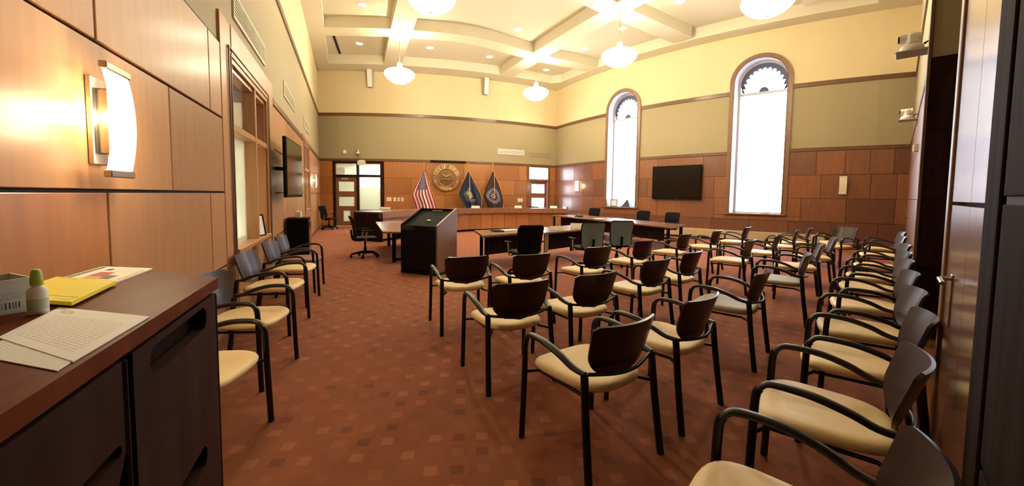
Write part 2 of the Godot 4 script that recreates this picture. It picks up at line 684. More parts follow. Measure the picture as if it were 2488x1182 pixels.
func build_floor_and_ceiling() -> void:
	var f := structure("floor", "terracotta carpet with small lighter squares, covering the whole room", "floor")
	var mb := MB.new()
	var poly := PackedVector2Array([Vector2(-1.6, -2.2), Vector2(-9.4, 17.4), Vector2(2.2, 21.0), Vector2(12.2, 10.9), Vector2(0.9, -2.2)])
	mb.prism(poly, -0.2, 0.0)
	var turn := deg_to_rad(-6.0)
	for i in mb.t.size():
		mb.t[i] = mb.t[i].rotated(turn)
	obj("carpet", mb, M.carpet, f)
	var c := structure("ceiling", "cream coffered ceiling with crossing beams and a lower border", "ceiling")
	# upper slab
	obj("tray", MB.new().prism(PackedVector2Array([Vector2(-1.6, -2.2), Vector2(-9.6, 17.6), Vector2(2.2, 21.2), Vector2(12.2, 10.9), Vector2(0.9, -2.2)]), TRAY, TRAY + 0.2), M.ceil, c)
	# lower border
	var outer := inset(-0.3, -0.3, -0.3, -0.3)
	var inner := inset(0.62, 0.95, 0.62, 0.8)
	var so := MB.new()
	var cnt := inner.size()
	for k in cnt:
		var m := (k + 1) % cnt
		var a := outer[k]
		var b := outer[m]
		var e := inner[m]
		var g := inner[k]
		so.quad(V(a.x, TOP, a.y), V(g.x, TOP, g.y), V(e.x, TOP, e.y), V(b.x, TOP, b.y))
		so.quad(V(g.x, TOP, g.y), V(g.x, TRAY, g.y), V(e.x, TRAY, e.y), V(e.x, TOP, e.y))
	obj("soffit", so, M.ceil, c)
	# beams of the coffers; the pendants hang below their crossings
	var beams := [
		[Vector2(0.5, 2.6), Vector2(-0.3, 4.7), Vector2(-1.7, 8.2), Vector2(-3.68, 13.05), Vector2(-4.95, 16.3)],
		[Vector2(6.5, 6.1), Vector2(4.95, 8.05), Vector2(2.85, 11.35), Vector2(0.84, 15.1), Vector2(-0.45, 17.8)],
		[Vector2(-6.3, 12.95), Vector2(-3.68, 13.05), Vector2(-1.4, 13.6), Vector2(0.84, 15.1), Vector2(3.5, 16.6)],
		[Vector2(-4.2, 7.7), Vector2(-1.7, 8.2), Vector2(0.5, 9.5), Vector2(2.85, 11.35), Vector2(5.6, 13.35)],
		[Vector2(-2.6, 4.3), Vector2(-0.3, 4.7), Vector2(2.2, 5.8), Vector2(4.95, 8.05), Vector2(8.0, 10.6)],
	]
	for n in beams.size():
		var bm := []
		var raw: Array = beams[n]
		for i in raw.size() - 1:
			for k in 5:
				bm.append((raw[i] as Vector2).cubic_interpolate(raw[i + 1], raw[maxi(i - 1, 0)], raw[mini(i + 2, raw.size() - 1)], k / 5.0))
		bm.append(raw[raw.size() - 1])
		var lowest := TOP + (0.004 if n < 2 else 0.012)
		var b := MB.new()
		var lo := []
		for i in bm.size():
			var tg: Vector2 = (bm[mini(i + 1, bm.size() - 1)] - bm[maxi(i - 1, 0)]).normalized()
			var sd := Vector2(tg.y, -tg.x) * 0.33
			lo.append([bm[i] - sd, bm[i] + sd])
		for i in bm.size() - 1:
			var p0: Vector2 = lo[i][0]
			var p1: Vector2 = lo[i][1]
			var q0: Vector2 = lo[i + 1][0]
			var q1: Vector2 = lo[i + 1][1]
			b.quad(V(p1.x, lowest, p1.y), V(p0.x, lowest, p0.y), V(q0.x, lowest, q0.y), V(q1.x, lowest, q1.y))
			b.quad(V(p0.x, lowest, p0.y), V(p0.x, TRAY, p0.y), V(q0.x, TRAY, q0.y), V(q0.x, lowest, q0.y))
			b.quad(V(q1.x, lowest, q1.y), V(q1.x, TRAY, q1.y), V(p1.x, TRAY, p1.y), V(p1.x, lowest, p1.y))
		obj("beam", b, M.ceil, c)
	# the narrow dark slot of an air diffuser
	var sl := MB.new()
	sl.box(V(-6.62, TRAY - 0.012, 15.0), Vector3(0.08, 0.02, 1.9), 0.0, Basis(Vector3.UP, 0.30))
	obj("air_slot", sl, M.slot, c)


# ---------------------------------------------------------------- panelling
const ROWS := [0.02, 0.72, 1.42, 2.12, 2.82]


func cut(holes: Array, s0: float, s1: float, y0: float, y1: float) -> Array:
	# the spans of s left free by the holes [a, b, y0, y1]
	var spans := [[s0, s1]]
	for h in holes:
		if h[3] <= y0 + 0.02 or h[2] >= y1 - 0.02:
			continue
		var next := []
		for p in spans:
			if h[1] <= p[0] or h[0] >= p[1]:
				next.append(p)
				continue
			if h[0] - p[0] > 0.03:
				next.append([p[0], h[0]])
			if p[1] - h[1] > 0.03:
				next.append([h[1], p[1]])
		spans = next
	return spans


func panels(parent: Node, w: Wall, joints: Array, mats: Array, holes: Array, s0: float, s1: float, gap := 0.008, pick := [], proud := 0.022) -> void:
	# rows of veneered panels proud of a dark backing; joints[r] lists where row r is cut
	var k := 0
	for r in 4:
		var y0: float = ROWS[r]
		var y1: float = ROWS[r + 1]
		var cuts := [s0]
		for j in joints[r]:
			if j > s0 and j < s1:
				cuts.append(j)
		cuts.append(s1)
		for i in cuts.size() - 1:
			# a panel may be cut short in height by an opening: split at the holes
			var ys := [y0, y1]
			for h in holes:
				if h[0] < cuts[i + 1] and h[1] > cuts[i]:
					for hy in [h[2], h[3]]:
						if hy > y0 + 0.03 and hy < y1 - 0.03:
							ys.append(hy)
			ys.sort()
			var mat: Material = mats[(pick[k % pick.size()] if pick else rng.randi()) % mats.size()]
			k += 1
			for q in ys.size() - 1:
				for sp in cut(holes, cuts[i], cuts[i + 1], ys[q], ys[q + 1]):
					var mb := MB.new()
					wb(mb, w, sp[0] + gap / 2, sp[1] - gap / 2, ys[q] + gap / 2, ys[q + 1] - gap / 2, 0.0, proud, 0.003)
					obj("panel", mb, mat, parent)


func band(mb: MB, w: Wall, holes: Array, s0: float, s1: float, y0: float, y1: float, o0: float, o1: float) -> void:
	var ys := [y0, y1]
	for h in holes:
		for hy in [h[2], h[3]]:
			if hy > y0 + 0.001 and hy < y1 - 0.001:
				ys.append(hy)
	ys.sort()
	for q in ys.size() - 1:
		if ys[q + 1] - ys[q] < 0.001:
			continue
		for sp in cut2(holes, s0, s1, ys[q], ys[q + 1]):
			wb(mb, w, sp[0], sp[1], ys[q], ys[q + 1], o0, o1)


func cut2(holes: Array, s0: float, s1: float, y0: float, y1: float) -> Array:
	var spans := [[s0, s1]]
	var mid := (y0 + y1) / 2.0
	for h in holes:
		if h[3] <= mid or h[2] >= mid:
			continue
		var next := []
		for p in spans:
			if h[1] <= p[0] or h[0] >= p[1]:
				next.append(p)
				continue
			if h[0] > p[0]:
				next.append([p[0], h[0]])
			if h[1] < p[1]:
				next.append([h[1], p[1]])
		spans = next
	return spans


func shell(parent: Node, w: Wall, holes: Array, s0: float, s1: float, th := 0.28) -> void:
	var a := MB.new()
	band(a, w, holes, s0, s1, -0.1, 2.82, -th, -0.001)
	obj("backing", a, M.joint, parent)
	var b := MB.new()
	band(b, w, holes, s0, s1, 2.82, 4.78, -th, 0.0)
	obj("lower_plaster", b, M.olive, parent)
	var c := MB.new()
	band(c, w, holes, s0, s1, 4.78, TOP + 0.5, -th, 0.0)
	obj("upper_plaster", c, M.cream, parent)


func rails(parent: Node, w: Wall, holes: Array, s0: float, s1: float) -> void:
	var c := MB.new()
	for sp in cut2(holes, s0, s1, 2.82, 2.94):
		wb(c, w, sp[0], sp[1], 2.825, 2.93, 0.0, 0.035, 0.006)
	if c.v.size():
		obj("cap_rail", c, M.railing, parent)
	var d := MB.new()
	for sp in cut2(holes, s0, s1, 4.74, 4.87):
		wb(d, w, sp[0], sp[1], 4.74, 4.87, 0.0, 0.03, 0.006)
	if d.v.size():
		obj("picture_rail", d, M.railing, parent)


func corridor(called: String, label: String, w: Wall, s0: float, s1: float, y1: float, depth: float, e: float, at: float) -> void:
	# a lit passage behind an opening: far wall, ends, floor, ceiling and a strip lamp, out of view behind the left wall
	var c := structure(called, label, "corridor")
	var mb := MB.new()
	wb(mb, w, s0, s1, -0.1, y1, -depth - 0.1, -depth)
	wb(mb, w, s0 - 0.1, s0, -0.1, y1, -depth - 0.1, -0.28)
	wb(mb, w, s1, s1 + 0.1, -0.1, y1, -depth - 0.1, -0.28)
	wb(mb, w, s0 - 0.1, s1 + 0.1, y1, y1 + 0.1, -depth - 0.1, -0.28)
	wb(mb, w, s0 - 0.1, s1 + 0.1, -0.1, 0.0, -depth - 0.1, -0.28)
	obj("passage", mb, M.hall, c)
	var sm := w.L * 0.0 + at
	var p := w.at(sm, y1 - 0.06, -depth * 0.55)
	var bs := w.basis(sm)
	obj("strip_lamp", MB.new().box(p, Vector3(1.1, 0.06, 0.16), 0.01, bs), M.tube, c)
	var l := AreaLight3D.new()
	l.name = "strip_light"
	l.area_size = Vector2(1.1, 0.16)
	l.light_color = Color(1.0, 0.99, 0.93)
	l.light_energy = e
	l.area_range = 12.0
	l.shadow_enabled = true
	c.add_child(l)
	l.global_transform = Transform3D(Basis(bs.x, -bs.z, Vector3.UP), p - Vector3(0, 0.05, 0))


func build_left_wall() -> void:
	var w := structure("wall_left", "left wall of tan wood panels under olive and cream plaster", "wall")
	var h1 := [5.55, 7.42, 0.80, 2.74]
	var h2 := [12.85, 14.25, 0.95, 2.74]
	var holes := [h1, h2]
	shell(w, A, holes, -0.3, A.L + 0.3)
	# the window surrounds stand where no panels are
	var sur := [5.17, 7.95, -0.1, 3.12]
	var sur2 := [12.55, 14.6, 0.02, 3.0]
	var ph := [sur, sur2]
	var joints := [[1.2, 3.19, 9.6, 11.3, 16.0, 17.8], [1.2, 3.19, 4.75, 9.2, 10.9, 15.6, 17.4], [1.5, 3.97, 9.8, 11.6, 16.0, 17.9], [0.9, 3.16, 4.83, 9.4, 10.6, 15.8, 17.6]]
	panels(w, A, joints, M.tan + [M.orange[0]], ph, -0.2, A.L, 0.018, [0, 1, 2, 0, 1, 2, 0, 3, 3, 0, 1, 2, 0, 1, 2, 0, 1, 2, 0, 2, 1, 0, 1, 2, 0, 1, 2, 0, 1])  # two second-row panels take orange wood; the warm light is in their colour
	rails(w, A, [[-1.0, 7.95, 2.8, 3.0], sur2], -0.2, A.L)
	obj("top_joint", wb(MB.new(), A, -0.2, 5.17, 2.815, 2.84, 0.0, 0.006), M.joint, w)
	var bb := MB.new()
	wb(bb, A, -0.2, A.L, 0.0, 0.10, 0.0, 0.03, 0.005)
	obj("skirting", bb, M.railing, w)
	# first interior window: surround, casing, mullion, transom, deep reveal and panes
	for cfg in [[h1, sur, 6.67, 2.10, 1, M.tan[1]], [h2, sur2, 13.55, 2.10, 2, M.tan[0]]]:
		var h: Array = cfg[0]
		var s: Array = cfg[1]
		var win := structure("window_%d" % cfg[4], "interior window %s in the left wall, wood framed, four lights, looking into a corridor" % ("nearest the dark counter" if cfg[4] == 1 else "beyond the hanging television"), "window")
		var mb := MB.new()
		wb(mb, A, s[0] + 0.01, h[0], maxf(s[2], 0.02), s[3], 0.0, 0.024, 0.004)
		wb(mb, A, h[1], s[1], maxf(s[2], 0.02), s[3], 0.0, 0.03, 0.004)
		wb(mb, A, h[0], h[1], h[3], s[3], 0.0, 0.03)
		wb(mb, A, h[0], h[1], maxf(s[2], 0.02), h[2], 0.0, 0.03)
		obj("surround", mb, cfg[5], win)
		# moulding lines round the opening
		var cs := MB.new()
		for k in 2:
			var e: float = 0.05 + 0.07 * k
			wb(cs, A, h[0] - e - 0.02, h[0] - e, h[2] - e, h[3] + e, 0.03, 0.042, 0.004)
			wb(cs, A, h[1] + e, h[1] + e + 0.02, h[2] - e, h[3] + e, 0.03, 0.042, 0.004)
			wb(cs, A, h[0] - e - 0.02, h[1] + e + 0.02, h[3] + e, h[3] + e + 0.02, 0.03, 0.042, 0.004)
		obj("moulding", cs, M.railing, win)
		var fr := MB.new()
		wb(fr, A, h[0], h[0] + 0.05, h[2], h[3], -0.12, 0.0)
		wb(fr, A, h[1] - 0.05, h[1], h[2], h[3], -0.12, 0.0)
		wb(fr, A, h[0], h[1], h[3] - 0.05, h[3], -0.12, 0.0)
		obj("jamb", fr, M.orange[0], win)
		obj("mullion", wb(MB.new(), A, cfg[2] - 0.035, cfg[2] + 0.035, h[2], h[3], -0.12, 0.025, 0.004), M.tan[1], win)
		obj("transom", wb(MB.new(), A, h[0], h[1], cfg[3] - 0.035, cfg[3] + 0.035, -0.12, 0.02, 0.004), M.tan[1], win)
		obj("sill", wb(MB.new(), A, h[0], h[1], h[2] - 0.03, h[2] + 0.02, -0.12, 0.05, 0.005), M.tan[1], win)
		var bk := MB.new()
		wb(bk, A, h[0] - 0.1, h[1] + 0.1, 2.06, 2.10, -0.75, -0.13)
		wb(bk, A, h[0] - 0.1, h[1] + 0.1, 2.10, 2.95, -0.79, -0.75)
		obj("bulkhead", bk, M.orange[1], win)
		obj("bulkhead_top", wb(MB.new(), A, h[0] - 0.1, h[1] + 0.1, 2.72, 2.76, -0.75, -0.13), M.walnut, win)
		for q in [[h[0] + 0.05, cfg[2] - 0.035], [cfg[2] + 0.035, h[1] - 0.05]]:
			obj("pane", wb(MB.new(), A, q[0], q[1], h[2] + 0.02, cfg[3] - 0.035, -0.104, -0.098), M.frost, win)
			obj("pane", wb(MB.new(), A, q[0], q[1], cfg[3] + 0.035, h[3] - 0.05, -0.104, -0.098), M.pane, win)
	corridor("wall_corridor_left", "pale corridor behind the nearest interior window of the left wall", A, 4.9, 8.2, 3.0, 1.7, 60.0, 6.4)  # its strip lamp is out of view, placed to brighten the frosted panes
	corridor("wall_corridor_far", "pale corridor behind the far interior window of the left wall", A, 12.3, 14.8, 3.0, 1.7, 40.0, 13.5)  # strip lamp out of view, lights the passage behind these panes
	# air grilles high on the olive plaster
	var gl := ["air grille nearest the camera, high on the left wall", "middle air grille of the three high on the left wall", "air grille farthest along the left wall, next to the corner"]
	var gs := [[5.75, 7.47], [9.35, 11.02], [13.1, 14.72]]
	for k in 3:
		grille(A, gs[k][0], gs[k][1], 3.27, 3.56, gl[k], M.ventmat)


func grille(w: Wall, s0: float, s1: float, y0: float, y1: float, label: String, mat: Material) -> void:
	var g := thing("air_grille", label, "vent", w.at((s0 + s1) / 2, (y0 + y1) / 2), 0.0, "slatted air grilles on the plaster")
	var o := g.position
	var fr := MB.new()
	wb(fr, w, s0, s0 + 0.03, y0, y1, 0.001, 0.02, 0.003)
	wb(fr, w, s1 - 0.03, s1, y0, y1, 0.001, 0.02, 0.003)
	wb(fr, w, s0 + 0.03, s1 - 0.03, y0, y0 + 0.03, 0.001, 0.02, 0.003)
	wb(fr, w, s0 + 0.03, s1 - 0.03, y1 - 0.03, y1, 0.001, 0.02, 0.003)
	shift(fr, -o)
	obj("frame", fr, mat, g)
	var bk := wb(MB.new(), w, s0 + 0.02, s1 - 0.02, y0 + 0.02, y1 - 0.02, 0.0005, 0.003)
	shift(bk, -o)
	obj("throat", bk, M.slot, g)
	var n := 7
	for k in n:
		var y := lerpf(y0 + 0.045, y1 - 0.045, float(k) / (n - 1))
		var b := wb(MB.new(), w, s0 + 0.03, s1 - 0.03, y - 0.008, y + 0.008, 0.004, 0.017, 0.002)
		shift(b, -o)
		obj("slat", b, mat, g)


func shift(mb: MB, by: Vector3) -> void:
	for i in mb.v.size():
		mb.v[i] += by


func build_back_wall() -> void:
	var w := structure("wall_back", "far wall of orange wood panels behind the dais, olive and cream plaster above", "wall")
	var hd := [0.66, 2.60, -0.1, 2.80]
	var hr := [9.33, 10.45, -0.1, 2.80]
	var holes := [hd, hr]
	shell(w, B, holes, -0.3, B.L + 0.3)
	var joints := [[3.6, 4.9, 6.2, 7.5, 8.8], [3.3, 5.26, 6.6, 7.9, 8.9], [3.85, 5.3, 6.75, 8.57], [4.43, 6.12, 7.39, 8.78]]
	panels(w, B, joints, M.orange, [[0.56, 2.70, -0.1, 2.9], [9.22, 10.56, -0.1, 2.9]], 0.0, B.L, 0.008)
	rails(w, B, [], 0.0, B.L)
	# left door with its sidelight and transom
	var d := structure("door_1", "wood door with glass lights and a tall sidelight, left end of the far wall", "door")
	var fr := MB.new()
	for q in [[0.58, 0.68, 0.0, 2.82], [1.56, 1.66, 0.0, 2.72], [2.54, 2.68, 0.0, 2.82]]:
		wb(fr, B, q[0], q[1], q[2], q[3], -0.25, 0.03, 0.005)
	wb(fr, B, 0.68, 2.54, 2.72, 2.82, -0.25, 0.03, 0.005)
	wb(fr, B, 0.68, 2.54, 2.14, 2.24, -0.2, 0.03, 0.005)
	wb(fr, B, 1.66, 2.54, 0.02, 0.72, -0.2, 0.0, 0.005)
	obj("frame", fr, M.walnut, d)
	var lf := MB.new()
	var sl := [[0.78, 0.0], [1.46, 0.0]]
	wb(lf, B, 0.69, 0.80, 0.02, 2.14, -0.12, -0.06, 0.004)
	wb(lf, B, 1.44, 1.55, 0.02, 2.14, -0.12, -0.06, 0.004)
	for q in [[0.02, 0.22], [0.68, 0.88], [1.28, 1.52], [1.94, 2.14]]:
		wb(lf, B, 0.80, 1.44, q[0], q[1], -0.12, -0.06, 0.004)
	wb(lf, B, 0.80, 0.98, 0.22, 0.68, -0.12, -0.06, 0.004)
	wb(lf, B, 1.26, 1.44, 0.22, 0.68, -0.12, -0.06, 0.004)
	obj("leaf", lf, M.red[0], d)
	for q in [[0.80, 1.44, 1.52, 1.94], [0.80, 1.44, 0.88, 1.28], [0.98, 1.26, 0.22, 0.68]]:
		obj("pane", wb(MB.new(), B, q[0], q[1], q[2], q[3], -0.094, -0.086), M.frost, d)
	obj("pane", wb(MB.new(), B, 1.66, 2.54, 0.72, 1.70, -0.10, -0.092), M.frost, d)
	for q in [[1.66, 2.54, 1.70, 2.14], [0.68, 1.56, 2.24, 2.72], [1.66, 2.54, 2.24, 2.72]]:
		obj("pane", wb(MB.new(), B, q[0], q[1], q[2], q[3], -0.10, -0.092), M.pane, d)
	obj("door_closer", wb(MB.new(), B, 0.92, 1.2, 2.02, 2.10, -0.06, 0.0, 0.008), M.grey, d)
	obj("handle", MB.new().tube([B.at(1.50, 1.0, -0.06), B.at(1.50, 1.0, 0.0), B.at(1.38, 1.0, 0.0)], 0.012, 8), M.metal, d)
	var nt := tag(wb_obj("notice", B, 0.70, 1.06, 2.26, 2.55, -0.085, -0.075, M.white), "white sheet taped inside the transom glass above the left door", "notice")
	corridor("wall_corridor_back", "pale green corridor behind the glazed door at the left of the far wall", B, 0.3, 3.0, 3.0, 2.4, 16.0, 2.1)
	# right door: three bright lights
	var r := structure("door_2", "wood door with three bright glass lights, right end of the far wall", "door")
	var f2 := MB.new()
	wb(f2, B, 9.22, 9.36, 0.0, 2.82, -0.25, 0.03, 0.005)
	wb(f2, B, 10.42, 10.56, 0.0, 2.82, -0.25, 0.03, 0.005)
	wb(f2, B, 9.36, 10.42, 2.78, 2.86, -0.25, 0.03, 0.005)
	wb(f2, B, 9.36, 10.42, 2.10, 2.22, -0.2, 0.03, 0.005)
	obj("frame", f2, M.red[1], r)
	var l2 := MB.new()
	wb(l2, B, 9.37, 9.53, 0.02, 2.10, -0.12, -0.06, 0.004)
	wb(l2, B, 10.25, 10.41, 0.02, 2.10, -0.12, -0.06, 0.004)
	for q in [[0.02, 0.85], [1.30, 1.54], [1.97, 2.10]]:
		wb(l2, B, 9.53, 10.25, q[0], q[1], -0.12, -0.06, 0.004)
	obj("leaf", l2, M.red[0], r)
	for q in [[9.53, 10.25, 1.54, 1.97], [9.53, 10.25, 0.85, 1.30], [9.36, 10.42, 2.22, 2.78]]:
		obj("pane", wb(MB.new(), B, q[0], q[1], q[2], q[3], -0.094, -0.086), M.pane, r)
	obj("handle", MB.new().tube([B.at(10.3, 1.0, -0.06), B.at(10.3, 1.0, 0.0), B.at(10.18, 1.0, 0.0)], 0.012, 8), M.metal, r)
	tag(wb_obj("screen_housing", B, 4.65, 6.2, 2.84, 2.925, 0.036, 0.09, M.walnut, 0.006), "narrow dark strip on the rail above the round seal", "housing")
	grille(B, 7.72, 9.06, 3.32, 3.56, "pale air grille above the right-hand flag on the far wall", M.white)
	grille(B, 9.36, 10.6, 3.3, 3.5, "tan air grille above the bright door on the far wall", M.olive)


func wb_obj(called: String, w: Wall, s0: float, s1: float, y0: float, y1: float, o0: float, o1: float, mat: Material, e := 0.0) -> MeshInstance3D:
	var c := w.at((s0 + s1) / 2, (y0 + y1) / 2, (o0 + o1) / 2)
	var mb := wb(MB.new(), w, s0, s1, y0, y1, o0, o1, e)
	shift(mb, -c)
	var o := obj(called, mb, mat)
	o.position = c
	return o


# ---------------------------------------------------------------- the wall with the two arched windows
func build_window_wall() -> void:
	var w := structure("wall_right", "right wall of reddish wood panels with two tall arched windows, olive and cream plaster above", "wall")
	var wins := [[4.39, 0.705, 1.0, 4.87], [9.125, 0.705, 0.92, 5.11]]
	var th := 0.5
	var holes := []
	for q in wins:
		holes.append([q[0] - q[1], q[0] + q[1], q[2], 99.0])
	shell(w, C, holes, -0.3, C.L + 0.3, th)
	# plaster over each arch
	var ov := MB.new()
	for q in wins:
		var n := 24
		for k in n:
			var a0 := PI - PI * k / n
			var a1 := PI - PI * (k + 1) / n
			var s0: float = q[0] + q[1] * cos(a0)
			var s1: float = q[0] + q[1] * cos(a1)
			var y0: float = q[3] + q[1] * sin(a0)
			var y1: float = q[3] + q[1] * sin(a1)
			var yt := TOP + 0.5
			ov.quad(C.at(s0, y0), C.at(s1, y1), C.at(s1, yt), C.at(s0, yt))
			ov.quad(C.at(s1, y1, -th), C.at(s0, y0, -th), C.at(s0, yt, -th), C.at(s1, yt, -th))
			ov.quad(C.at(s0, y0, -th), C.at(s1, y1, -th), C.at(s1, y1), C.at(s0, y0))
	obj("upper_plaster", ov, M.cream, w)
	var ph := []
	for q in wins:
		ph.append([q[0] - q[1] - 0.125, q[0] + q[1] + 0.125, q[2] - 0.06, 99.0])
	var joints := [[1.8, 3.2, 4.6, 6.4, 7.9, 9.0, 10.0, 11.0, 12.0], [1.5, 2.9, 6.0, 6.9, 7.96, 10.29, 11.31, 12.32], [2.2, 5.6, 7.93, 10.73, 11.8, 12.33], [1.6, 2.84, 5.98, 7.58, 10.6, 11.24, 11.76, 12.25]]
	panels(w, C, joints, M.red, ph, 0.0, C.L, 0.008, [1, 0, 1, 3, 1, 3, 1, 3, 3, 3, 0, 0, 2, 2, 0, 2, 0, 3, 2, 2, 1, 0, 2, 0, 0, 2, 0, 1, 2, 0, 1, 2, 0, 0, 3, 1])
	rails(w, C, ph, 0.0, C.L)
	var rd := thing("radiator", "long low beige baseboard radiator along the foot of the window wall", "radiator", C.at(8.0, 0.0))
	var body := MB.new()
	wb(body, C, 6.3, 10.9, 0.06, 0.34, 0.024, 0.12, 0.012)
	shift(body, -rd.position)
	obj("cover", body, M.radiator, rd)
	var ft := MB.new()
	for s in [6.5, 7.6, 8.7, 9.8, 10.7]:
		wb(ft, C, s - 0.02, s + 0.02, 0.0, 0.07, 0.03, 0.11)
	shift(ft, -rd.position)
	obj("bracket", ft, M.radiator, rd)
	var gr := MB.new()
	wb(gr, C, 6.32, 10.88, 0.015, 0.055, 0.026, 0.10)
	shift(gr, -rd.position)
	obj("fin_row", gr, M.slot, rd)
	for i in 2:
		var q: Array = wins[i]
		var win := structure("window_%d" % (3 + i), ["arched window to the left of the wall television, pyramid on its sill", "arched window to the right of the wall television, nothing on its sill"][i], "window")
		arched_window(win, q[0], q[1], q[2], q[3])


func arched_window(win: Node3D, sc: float, r: float, sill: float, spring: float) -> void:
	var path := []  # (ds, dy) per unit: outline of the opening from bottom left over the arch
	var outline := func(rad: float, low: float) -> Array:
		var p := [Vector2(sc - rad, low)]
		for k in 33:
			var a := PI - PI * k / 32.0
			p.append(Vector2(sc + rad * cos(a), spring + rad * sin(a)))
		p.append(Vector2(sc + rad, low))
		return p
	var swept := func(r0: float, r1: float, low: float, o0: float, o1: float) -> MB:
		var a: Array = outline.call(r0, low)
		var b: Array = outline.call(r1, low)
		var mb := MB.new()
		for k in a.size() - 1:
			var a0: Vector2 = a[k]
			var a1: Vector2 = a[k + 1]
			var b0: Vector2 = b[k]
			var b1: Vector2 = b[k + 1]
			mb.quad(C.at(a0.x, a0.y, o1), C.at(a1.x, a1.y, o1), C.at(b1.x, b1.y, o1), C.at(b0.x, b0.y, o1))
			mb.quad(C.at(a1.x, a1.y, o0), C.at(a0.x, a0.y, o0), C.at(b0.x, b0.y, o0), C.at(b1.x, b1.y, o0))
			mb.quad(C.at(b0.x, b0.y, o1), C.at(b1.x, b1.y, o1), C.at(b1.x, b1.y, o0), C.at(b0.x, b0.y, o0))
			mb.quad(C.at(a1.x, a1.y, o1), C.at(a0.x, a0.y, o1), C.at(a0.x, a0.y, o0), C.at(a1.x, a1.y, o0))
		return mb
	obj("casing", swept.call(r, r + 0.125, sill - 0.05, 0.0, 0.05), M.casing, win)
	obj("casing_bead", swept.call(r - 0.012, r + 0.012, sill, 0.0, 0.062), M.railing, win)
	obj("reveal", swept.call(r - 0.01, r, sill, -0.5, 0.0), M.winpaint, win)
	obj("sill", wb(MB.new(), C, sc - r - 0.11, sc + r + 0.11, sill - 0.05, sill, -0.5, 0.09, 0.006), M.casing, win)
	# sash: stiles, rails, transom at the spring and a fanlight with scalloped petals
	obj("sash", swept.call(r - 0.07, r - 0.01, sill, -0.44, -0.38), M.winpaint, win)
	obj("bottom_rail", wb(MB.new(), C, sc - r + 0.07, sc + r - 0.07, sill, sill + 0.035, -0.44, -0.38, 0.004), M.winpaint, win)
	var ty := spring - 0.30
	obj("transom", wb(MB.new(), C, sc - r + 0.05, sc + r - 0.05, ty - 0.055, ty + 0.03, -0.45, -0.36, 0.006), M.winpaint, win)
	var n := 78
	for side in [-0.43, -0.40]:
		pass
	var fan := MB.new()
	var lobes := 13
	var fo := []
	var fi := []
	for k in n + 1:
		var a := PI - PI * k / n
		var rad := r - 0.165 + 0.085 * sqrt(absf(sin(lobes * a)))
		fo.append(Vector2(sc + (r - 0.06) * cos(a), spring - 0.0 + (r - 0.06) * sin(a)))
		fi.append(Vector2(sc + (rad - 0.02) * cos(a), ty + 0.03 + (rad + 0.20) * sin(a) * 0.93))
	for k in n:
		for o in [[-0.40, 1], [-0.43, -1]]:
			var q := [C.at(fo[k].x, fo[k].y, o[0]), C.at(fi[k].x, fi[k].y, o[0]), C.at(fi[k + 1].x, fi[k + 1].y, o[0]), C.at(fo[k + 1].x, fo[k + 1].y, o[0])]
			if o[1] < 0:
				q.reverse()
			fan.quad(q[0], q[1], q[2], q[3])
		fan.quad(C.at(fi[k].x, fi[k].y, -0.40), C.at(fi[k].x, fi[k].y, -0.43), C.at(fi[k + 1].x, fi[k + 1].y, -0.43), C.at(fi[k + 1].x, fi[k + 1].y, -0.40))
	obj("fanlight_plate", fan, M.fan, win)
	var hub := MB.new()
	for k in 16:
		var a0 := PI - PI * k / 16.0
		var a1 := PI - PI * (k + 1) / 16.0
		for o in [[-0.40, 1], [-0.43, -1]]:
			var q := [C.at(sc, ty + 0.03, o[0]), C.at(sc + 0.13 * cos(a1), ty + 0.03 + 0.15 * sin(a1), o[0]), C.at(sc + 0.13 * cos(a0), ty + 0.03 + 0.15 * sin(a0), o[0])]
			if o[1] < 0:
				q.reverse()
			var nn: Vector3 = C.normal(sc) * float(o[1])
			hub.tri(q[0], q[1], q[2], nn, nn, nn)
		hub.quad(C.at(sc + 0.13 * cos(a0), ty + 0.03 + 0.15 * sin(a0), -0.40), C.at(sc + 0.13 * cos(a1), ty + 0.03 + 0.15 * sin(a1), -0.40), C.at(sc + 0.13 * cos(a1), ty + 0.03 + 0.15 * sin(a1), -0.43), C.at(sc + 0.13 * cos(a0), ty + 0.03 + 0.15 * sin(a0), -0.43))
	obj("fanlight_hub", hub, M.fan, win)
	for k in lobes - 1:
		var a := PI - PI * (k + 1) / lobes
		obj("glazing_bar", MB.new().tube([C.at(sc + 0.12 * cos(a), ty + 0.03 + 0.14 * sin(a), -0.415), C.at(sc + (r - 0.13) * cos(a), ty + 0.03 + (r + 0.06) * sin(a) * 0.93, -0.415)], 0.009, 6), M.fan, win)
	# one pane below, one above
	obj("pane", wb(MB.new(), C, sc - r + 0.06, sc + r - 0.06, sill + 0.03, ty - 0.05, -0.413, -0.407), M.pane, win)
	var gp := MB.new()
	for k in 24:
		var a0 := PI - PI * k / 24.0
		var a1 := PI - PI * (k + 1) / 24.0
		var p0 := Vector2(sc + (r - 0.05) * cos(a0), spring + (r - 0.05) * sin(a0))
		var p1 := Vector2(sc + (r - 0.05) * cos(a1), spring + (r - 0.05) * sin(a1))
		gp.quad(C.at(p0.x, ty, -0.42), C.at(p1.x, ty, -0.42), C.at(p1.x, p1.y, -0.42), C.at(p0.x, p0.y, -0.42))
	obj("pane", gp, M.pane, win)


